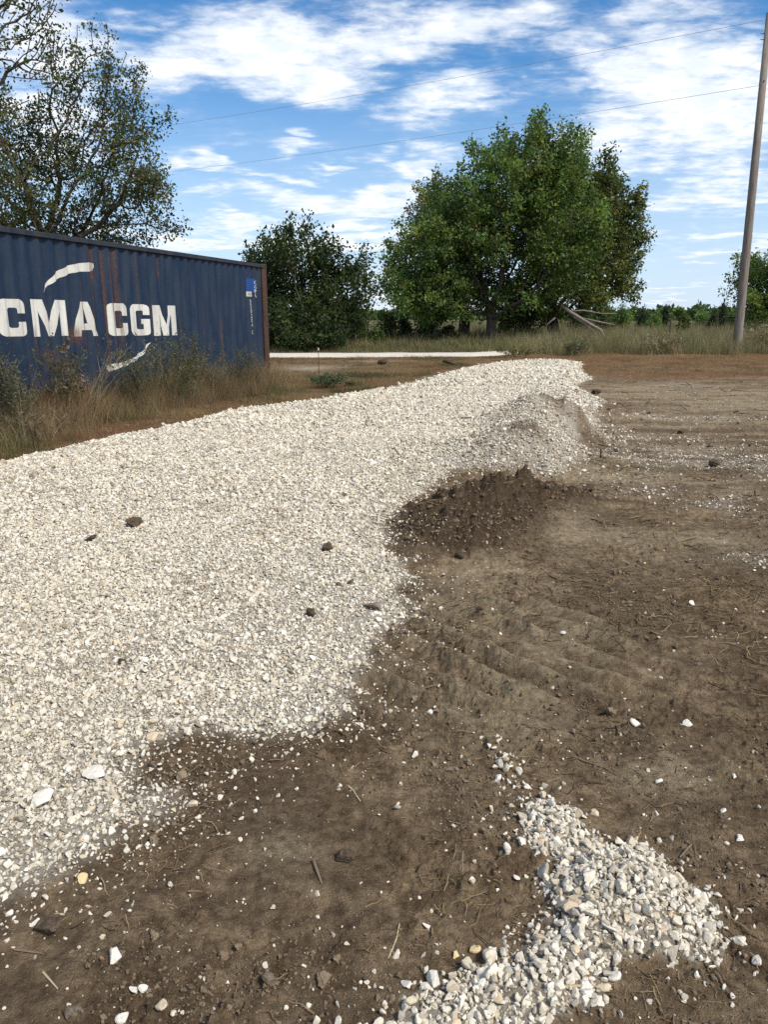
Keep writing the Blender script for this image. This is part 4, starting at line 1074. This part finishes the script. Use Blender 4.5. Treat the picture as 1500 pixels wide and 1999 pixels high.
for py in (66, 78):
    q = dv * zat(py); MB().tube([q + Vector((-.30, 0, .02)), q + Vector((0, 0, 0))], .022, 8).build('pole_step', m_metal, pole)
q = dv * zat(160); MB().tube([q + Vector((-.02, -.18, 0)), q + Vector((-.02, -.12, 0))], .035, 10).build('bolt', m_metal, pole)
att = [(37, (330, 230), 'upper thin power line crossing the sky from the pole to the left'), (166, (330, 322), 'lower thin power line crossing the sky behind the big tree tops')]
m_wire, t, p = material('wire', .6, .3); p.inputs['Base Color'].default_value = (.25, .28, .32, 1)
for (py, (lx, ly), lab) in att:
    a = base + dv * zat(py)
    d_ = 66.0 if py < 100 else 68.0
    mid = Vector(atY(lx, ly, d_))
    far = a + (mid - a) * 1.75; far.z = a.z + (mid.z - a.z) * 1.75
    pts = []
    for k in range(25):
        f = k / 24; q = a.lerp(far, f); q.z -= 4 * .55 * f * (1.0 - f); pts.append(q)
    MBw = MB(); MBw.tube(pts, .0085, 6); o = MBw.build('power_line', m_wire); tag(o, lab, 'power line')
    MB().tube([a + Vector((-.02, -.02, -.10)), a + Vector((-.02, -.02, .04))], [.05, .035], 8).build('insulator', m_metal, pole)

# ------------------------------------------------------------------ weeds in front of the container and by the drive
def weed(name, label, px, py, wpx, hpx, seed, pal, stempal, ns=26, leafn=900, leaf=.035, leanx=0.0, bushy=.5, cat='weed', wd=.008, asp=.3):
    g = np.random.default_rng(seed); b = onland(px, py); d = math.hypot(b[0], b[1]); k = d / FPX * 1.02
    h = hpx * k; r = wpx * k / 2; base = np.array(b); root = tag(empty(name, b), label, cat)
    B = np.stack([g.normal(0, r * .28, ns), g.normal(0, r * .22, ns), np.full(ns, -.03)], 1)
    hh = h * g.uniform(.6, 1.05, ns); ln = np.stack([g.normal(leanx, .30 * r / h * 2, ns), g.normal(0, .25 * r / h * 2, ns)], 1)
    sp = np.array(stempal); c = sp[g.integers(0, len(sp), ns)] * np.exp(g.normal(0, .15, (ns, 1)))
    V, F, C = blades(B, hh, ln, np.full(ns, wd * 1.3), c, g, 5, .4)
    # side shoots
    rep = np.repeat(np.arange(ns), 6); f = g.uniform(.30, .95, len(rep))
    fx = lambda i, f: np.stack([B[i, 0] + ln[i, 0] * hh[i] * f ** 1.4, B[i, 1] + ln[i, 1] * hh[i] * f ** 1.4, hh[i] * f * (1 - .35 * np.clip(np.hypot(ln[i, 0], ln[i, 1]), 0, 1) * f)], 1)
    S = fx(rep, f); sl = h * g.uniform(.12, .34, len(rep)) * (1.1 - .6 * f); slean = ln[rep] + g.normal(0, bushy, (len(rep), 2))
    V2, F2, C2 = blades(S, sl, slean, np.full(len(rep), wd * .7), c[rep], g, 3, .2)
    link('stem', np_mesh('stem', np.concatenate([V, V2]), np.concatenate([F, F2 + len(V)]), cols=np.concatenate([C, C2])), M_blade, root)
    if leafn:
        q = g.integers(0, len(rep), leafn); ff = g.uniform(.15, 1.05, leafn)
        P = S[q] + np.stack([slean[q, 0] * sl[q] * ff ** 1.2, slean[q, 1] * sl[q] * ff ** 1.2, sl[q] * ff], 1) + g.normal(0, .012, (leafn, 3))
        pl_ = np.array(pal); cc = pl_[g.integers(0, len(pl_), leafn)] * np.exp(g.normal(0, .25, (leafn, 1)))
        V, F, C = leaves(P, leaf * np.exp(g.normal(0, .3, leafn)), cc, asp=asp, droop=.0, g=g)
        link('foliage', np_mesh('foliage', V, F, cols=C), M_leaf, root)
    return root
GG = [(.125, .130, .075), (.095, .105, .060), (.16, .155, .095)]; YG = [(.11, .12, .04), (.16, .15, .05), (.08, .09, .035)]; DB = [(.15, .115, .07), (.20, .16, .10), (.11, .085, .05)]
DS = [(.27, .235, .17), (.22, .185, .13)]
weed('weed', 'greyish green feathery weed at the left edge in front of the container', 30, 856, 130, 165, 701, GG, GG + DB, 46, 2600, .04, cat='weed')
weed('weed', 'tall yellow green leafy weed standing under the first letters', 122, 832, 56, 165, 702, YG + GG, DB + YG, 9, 420, .055, asp=.42)
weed('weed', 'brown withered weed with hanging leaves under the letter A', 152, 826, 76, 132, 703, DB + YG[:1], DB, 12, 420, .06, asp=.4)
weed('weed', 'pale dry branching stems leaning to the right against the container', 176, 822, 70, 168, 704, DB, DS, 9, 60, .04, leanx=.42, bushy=.3, wd=.012)
weed('weed', 'low tangle of bare tan stems left of the pale leaning stems', 70, 862, 170, 80, 705, DB, DS + DB, 44, 240, .04, bushy=.8)
weed('weed', 'dark green bushy weed under the lower curved stroke', 268, 806, 100, 130, 706, GG[:2] + GRN, DB + GG, 34, 1500, .04)
weed('weed', 'biggest bushy grey green weed with a brown foot in front of the container', 352, 794, 140, 142, 707, GG + GRN[:2] + [(.17, .15, .07)], DB + GG, 60, 3400, .04)
weed('weed', 'yellowish bushy weed near the rusty corner of the container', 470, 770, 90, 96, 708, [(.17, .145, .07), (.13, .12, .06), (.11, .105, .05)], DB, 46, 1900, .035)
weed('weed', 'thin greyish weed just left of the yellowish bushy one', 425, 774, 60, 70, 709, GG, DB + GG, 22, 600, .035)
weed('weed', 'low fresh green weed clump in the rusty turf beside the driveway', 640, 757, 84, 30, 710, [(.075, .105, .050), (.10, .13, .07), (.055, .08, .035)], GRN, 60, 2200, .05, bushy=.9)
weed('weed', 'small green tuft right of the fresh green weed clump', 690, 755, 40, 14, 711, GRN + [(.09, .11, .05)], GRN, 30, 500, .04, bushy=.9)
weed('weed', 'tall pale flowering weed in the field close to the utility pole', 1490, 690, 60, 62, 712, FLD + [(.30, .28, .2)], FLD, 34, 900, .10, wd=.02)
weed('weed', 'leafy weed with pale flower heads at the edge of the field right of the drive', 1290, 692, 90, 46, 713, FLD[:3] + [(.28, .27, .2)], FLD, 40, 1200, .10, wd=.02)
weed('weed', 'grey green weed at the far end of the driveway', 1120, 694, 60, 34, 714, GG + FLD[:2], FLD, 40, 900, .09, wd=.02)
weed('weed', 'leafy green weed overhanging the road end by the driveway', 1010, 698, 70, 24, 715, YG[:1] + FLD[:2], FLD, 40, 1000, .09, wd=.02)

# stakes and posts
def stake(name, label, cat, px, py, ytop, rad, mat, lean=0.0, tip=None):
    b = onland(px, py); d = b[1]; zt = atY(px, ytop, d)[2]
    root = tag(empty(name, b), label, cat)
    MB().tube([(0, 0, -.1), (lean * .5, 0, (zt - b[2]) * .5), (lean, 0, zt - b[2])], [rad, rad, rad * .9], 8).build('shaft', mat, root)
    if tip: MB().tube([(lean, 0, zt - b[2]), (lean, 0, zt - b[2] + tip[0])], rad * 2.2, 8).build('tip', tip[1], root)
m_stem, t, p = material('dark_stem', .9, .1); p.inputs['Base Color'].default_value = (.035, .024, .018, 1)
m_wtip, t, p = material('white_tip', .6, .2); p.inputs['Base Color'].default_value = (.6, .58, .54, 1)
stake('marker_stake', 'thin marker rod with a pale tip beside the fresh green weed', 'stake', 623, 742, 684, .008, m_stem, 0, (.06, m_wtip))
stake('dead_stalk', 'left one of two dark dead stalks at the gravel edge below the container', 'stalk', 69, 882, 836, .006, m_stem, -.03)
stake('dead_stalk', 'right one of two dark dead stalks at the gravel edge below the container', 'stalk', 78, 884, 832, .006, m_stem, -.04)
stake('fence_post', 'thin dark steel fence post standing in the verge between the dark and big trees', 'fence post', 799, 680, 651, .04, m_stem)
stake('fence_post', 'thin fence post in the field beyond the weeds left of the cedars', 'fence post', 1305, 672, 626, .05, m_stem, .05)
stake('dead_stalk', 'lone upright dead stalk in the soil right of the gravel heaps', 'stalk', 1173, 895, 877, .008, m_stem)

# fallen bough at the right foot of the big trees
b = atY(1110, 640, 45); z0 = gz(b[0], 45); root = tag(empty('fallen_branch', (b[0], 45, z0)), 'bare grey fallen branch slanting down from the right side of the big trees', 'branch')
def rel(px, py, Y=45): q = atY(px, py, Y); return (q[0] - b[0], q[1] - 45, q[2] - z0)
MB().tube([rel(1095, 596), rel(1115, 610), rel(1135, 622), rel(1155, 634), rel(1175, 645), rel(1182, 662)], [.07, .11, .10, .09, .08, .06], 8).build('limb', m_pole, root, True)
for L_ in ([rel(1120, 618), rel(1140, 630), rel(1160, 645), rel(1165, 660)], [rel(1110, 608), rel(1140, 606), rel(1175, 612), rel(1205, 612)], [rel(1140, 622), rel(1170, 628), rel(1200, 634)], [rel(1085, 620), rel(1070, 632), rel(1064, 650)]):
    MB().tube(L_, [.06, .045, .03, .015], 6).build('twig', m_pole, root, True)

# ------------------------------------------------------------------ single stones, lumps and sticks lying about
def one(name, me, label, cat, px, py, wpx, group=None, tilt=.3, sink=.2, sq=1.0, mat=None, seed=0):
    g = np.random.default_rng(seed + int(px * 7 + py)); p_ = onland(px, py); d = math.dist(p_, (0, 0, H)); s = wpx * d / FPX * 1.05
    if mat is not None: me = me.copy(); me.materials.clear(); me.materials.append(mat)
    o = bpy.data.objects.new(name, me); COL.objects.link(o)
    o.location = (p_[0], p_[1], p_[2] + s * (.36 - sink)); o.scale = (s, s, s * sq); o.rotation_euler = (g.normal(0, tilt), g.normal(0, tilt), g.uniform(-.5, .5))
    return tag(o, label, cat, group)
ST = [stone_mesh('stone', 800 + i, .72, 9 + i % 4, 4, .012) for i in range(9)]
for me in ST: me.materials.append(M_lime)
def plain(name, a, b_):
    m, t, p = material(name, .9, .15); co = t.new('ShaderNodeTexCoord').outputs['Object']
    n = t.noise(co, 4, 6, .68); t.l.new(t.mix(t.ramp(n, .3, .7), a, b_), p.inputs['Base Color']); bump(t, p, n, .6, .005); return m
M_wh = plain('pale_stone', (.50, .46, .39), (.72, .69, .62)); M_ye = plain('yellow_stone', (.50, .38, .18), (.62, .52, .32)); M_bn = plain('brown_rock', (.13, .105, .08), (.24, .20, .165))
M_dk = plain('dark_rock', (.06, .052, .042), (.13, .115, .09)); M_tn = plain('tan_stone', (.40, .31, .21), (.58, .49, .37)); M_so = plain('dark_soil', (.045, .032, .022), (.11, .08, .055))
SING = [
    (82, 1570, 44, M_wh, 'largest pale rounded stone bedded in the lower left of the gravel', .75), (731, 1190, 42, M_bn, 'flat brown rock lying on the right edge of the gravel', .7),
    (686, 1139, 18, M_dk, 'right one of two small dark stones above the flat brown rock', .9), (661, 1143, 18, M_dk, 'left one of two small dark stones above the flat brown rock', .9),
    (1242, 1416, 22, M_wh, 'white wedge shaped stone left of a similar one on open soil', .6), (1344, 1411, 17, M_wh, 'white blocky stone alone on straw strewn soil at the right', .8),
    (972, 1523, 20, M_wh, 'white stone at the upper left of the spilled heap', .7), (1160, 1591, 21, M_tn, 'cream round stone resting off the right neck of the spilled heap', .85),
    (1284, 1528, 18, M_wh, 'white diamond shaped stone on bare soil above the spilled heap', .8), (226, 1873, 26, M_wh, 'tall pale stone with chips at its foot near the lower left corner', 1.3),
    (264, 1936, 20, M_wh, 'left stone of a touching white pair near the bottom left', .9), (281, 1934, 18, M_wh, 'right stone of a touching white pair near the bottom left', .8),
    (311, 1969, 27, M_tn, 'long grey tan stone half sunk in the soil at the bottom left', .6), (241, 1990, 25, M_wh, 'white stone cut by the bottom edge of the view', .7),
    (163, 1718, 20, M_ye, 'yellow stone below the lower left lip of the gravel', .85), (72, 1806, 20, M_wh, 'white rounded stone beside a flat soil lump at the lower left', .7),
    (376, 1572, 24, M_tn, 'flat cream stone just off the right tip of the gravel tongue', .55), (925, 1855, 24, M_ye, 'larger yellow tan stone left above the bottom spill', .8),
    (891, 1868, 15, M_ye, 'small upright yellow stone left of the larger yellow tan one', 1.1), (834, 1812, 17, M_wh, 'white stone alone on soil left of the spilled heap', .9),
    (1481, 1879, 19, M_wh, 'white stone near the lower right corner', .6), (1140, 922, 13, M_wh, 'white boulder that rolled off the foot of the gravel heap', .7),
    (300, 1443, 28, M_tn, 'hollow broken stone at the inner corner of the gravel edge', .9), (188, 1515, 44, M_wh, 'long flat pale stone in the gravel above the tongue', .35),
    (112, 1420, 20, M_wh, 'white block standing out of the gravel at the left', .8), (457, 1510, 14, M_wh, 'white upright chip alone on soil below the gravel edge', 1.2),
    (1196, 1908, 27, M_wh, 'pale oval stone lying clear below the spilled heap', .65), (1145, 1931, 30, M_wh, 'broad white stone at the lower right end of the bottom spill', .6),
    (1252, 1757, 26, M_wh, 'oblong white stone on the right flank of the spilled heap', .6), (1130, 1765, 32, M_tn, 'rounded mottled stone in the middle of the spilled heap', .85),
    (1290, 1815, 27, M_tn, 'tan oblong stone low on the right of the spilled heap', .6), (1373, 1757, 26, M_wh, 'white stone at the right rim of the spilled heap', .7),
    (1190, 1815, 28, M_wh, 'flat white stone low on the front of the spilled heap', .5), (1088, 1650, 24, M_wh, 'pointed white stone at the left shoulder of the spilled heap', 1.1),
    (1257, 1657, 22, M_tn, 'reddish tan stone at the top rim of the spilled heap', .7), (1105, 1820, 34, M_wh, 'white stone at the left foot of the spilled heap', .8),
    (848, 1920, 30, M_wh, 'elongated white stone at the left end of the bottom spill', 1.2), (795, 1925, 24, M_wh, 'flat white stone at the far left of the bottom spill', .6),
    (607, 1125, 20, M_wh, 'white stone standing out of the drive near a dark soil clod', .9), (340, 1332, 24, M_tn, 'cream angular stone in the lower gravel', .8),
    (1102, 1222, 16, M_wh, 'white stone on tan soil right of the gravel edge', .7), (1352, 1180, 12, M_wh, 'bright white stone alone in the straw at the right', .9),
    (812, 1470, 16, M_wh, 'upright white stone alone on dark soil below the cleat marks', 1.1), (840, 1385, 16, M_wh, 'white stone on soil just below the cleat marks', .7),
    (1410, 1585, 14, M_wh, 'white stone at the right above the spilled heap', .8), (1446, 1640, 16, M_wh, 'white flat stone near the right edge above the spilled heap', .6),
]
for i, (px, py, wp, mt, lab, sq) in enumerate(SING):
    one('stone', ST[i % 9], lab, 'stone', px, py, wp, None if i else None, .3, .17, sq, mt)
# the many look-alike stones on bare soil
g = np.random.default_rng(77); cnt = 0; GRP = 'small white stones loose on the bare soil'
while cnt < 105:
    px, py = g.uniform(380, 1490), 1150 + 830 * g.uniform(0, 1) ** .8
    q = at(px, py, 0); L = land(np.array([q[0]]), np.array([q[1]]))
    if L['grav'][0] > .02 or L['pile'][0] > .1 or L['mound'][0] > .3: continue
    if g.uniform() > .35 + .8 * math.exp(-abs(float(L['dp'][0])) / .15) + .6 * math.exp(-abs(float(L['dd'][0])) / .2): continue
    one('stone', ST[cnt % 9], 'small white stone lying loose on the bare brown soil', 'stone', px, py, g.uniform(5, 12) * (.7 + .35 * (py > 1500)), GRP, .5, .15); cnt += 1
CLD = [stone_mesh('soil_clod', 900 + i, .8, 16, 4, .06) for i in range(3)]
for me in CLD: me.materials.append(M_so)
for (px, py, wp, lab, sq) in [(640, 1075, 26, 'dark soil clod standing on the driveway right of the middle', 1.3), (609, 1202, 22, 'dark soil clod sunk in the gravel left of the flat brown rock', 1.1), (262, 1028, 36, 'wide dark soil clod on the driveway left of the middle', .6),
                              (178, 1056, 26, 'flat greenish brown clod below the wide dark clod on the driveway', .4), (674, 1680, 34, 'round soil clod alone on smooth ground at the lower middle', .9), (92, 1818, 44, 'flat pale brown soil slab at the lower left', .6),
                              (240, 1297, 20, 'small dark clod in the lower left gravel', .8), (1150, 960, 30, 'dark soil clod at the end of the low soil ridge', .6), (900, 1085, 24, 'soil lump at the foot of the dark soil mound', .8)]:
    one('soil_clod', CLD[int(px) % 3], lab, 'clod', px, py, wp, None, .2, .15, sq)
def stick(label, pix, rad, mat, cat='stick'):
    P = [Vector(onland(a, b_)) for a, b_ in pix]; o0 = P[0].copy()
    P = [q - o0 + Vector((0, 0, rad * 1.2)) for q in P]
    o = MB().tube(P, [rad * f for f in np.linspace(1, .55, len(P))], 6).build('stick', mat); o.location = o0
    return tag(o, label, cat)
M_stw = plain('pale_straw', (.30, .24, .14), (.46, .39, .26)); M_stk = plain('brown_stick', (.10, .072, .048), (.20, .155, .11))
stick('pale splintered stick lying level below the spilled heap', [(1098, 1930), (1130, 1928), (1165, 1930), (1196, 1935)], .0045, M_stw)
stick('thick brown stick end poking up at the lower middle', [(612, 1682), (620, 1705), (628, 1727)], .005, M_stk)
stick('long pale straw leaning down right at the lower middle', [(780, 1806), (774, 1835), (762, 1868)], .0022, M_stw)
stick('shorter pale straw crossing the long one', [(776, 1828), (768, 1850), (758, 1872)], .002, M_stw)
stick('white bent root piece on smooth soil left of centre', [(680, 1536), (690, 1545), (697, 1556), (704, 1566)], .003, M_stw)
stick('long brown root curving over the soil right of the spill top', [(1120, 1478), (1150, 1490), (1180, 1500), (1205, 1515)], .003, M_stk)
stick('brown twig lying at the right shoulder of the spilled heap', [(1352, 1650), (1340, 1662), (1328, 1676)], .004, M_stk)
stick('dark straight stick at the lower left beside small white stones', [(28, 1856), (55, 1860), (82, 1864)], .004, M_stk)
stick('pale flat splinter on soil at the lower left', [(100, 1791), (113, 1790), (126, 1789)], .006, M_stw)
stick('yellow straw slanting across the lower left corner', [(84, 1900), (98, 1916), (112, 1932)], .003, M_stw)
stick('thin dark twig lying on the middle of the driveway', [(768, 876), (775, 884), (784, 893)], .012, M_stk)
for (px, py, wp, lab, sq) in [(882, 714, 34, 'long dark soil heap beside the far left edge of the driveway', .32), (750, 712, 26, 'dark soil lump in the tan turf left of the driveway', .5), (1395, 912, 26, 'dark clod lying on the pale dusty ground at the far right', .6),
                              (1330, 848, 14, 'small brown clod above the pale dusty ground at the right', .7), (1165, 770, 22, 'earth lump on the right shoulder of the gravel', .7)]:
    one('soil_clod', CLD[int(px) % 3], lab, 'clod', px, py, wp, None, .2, .15, sq)
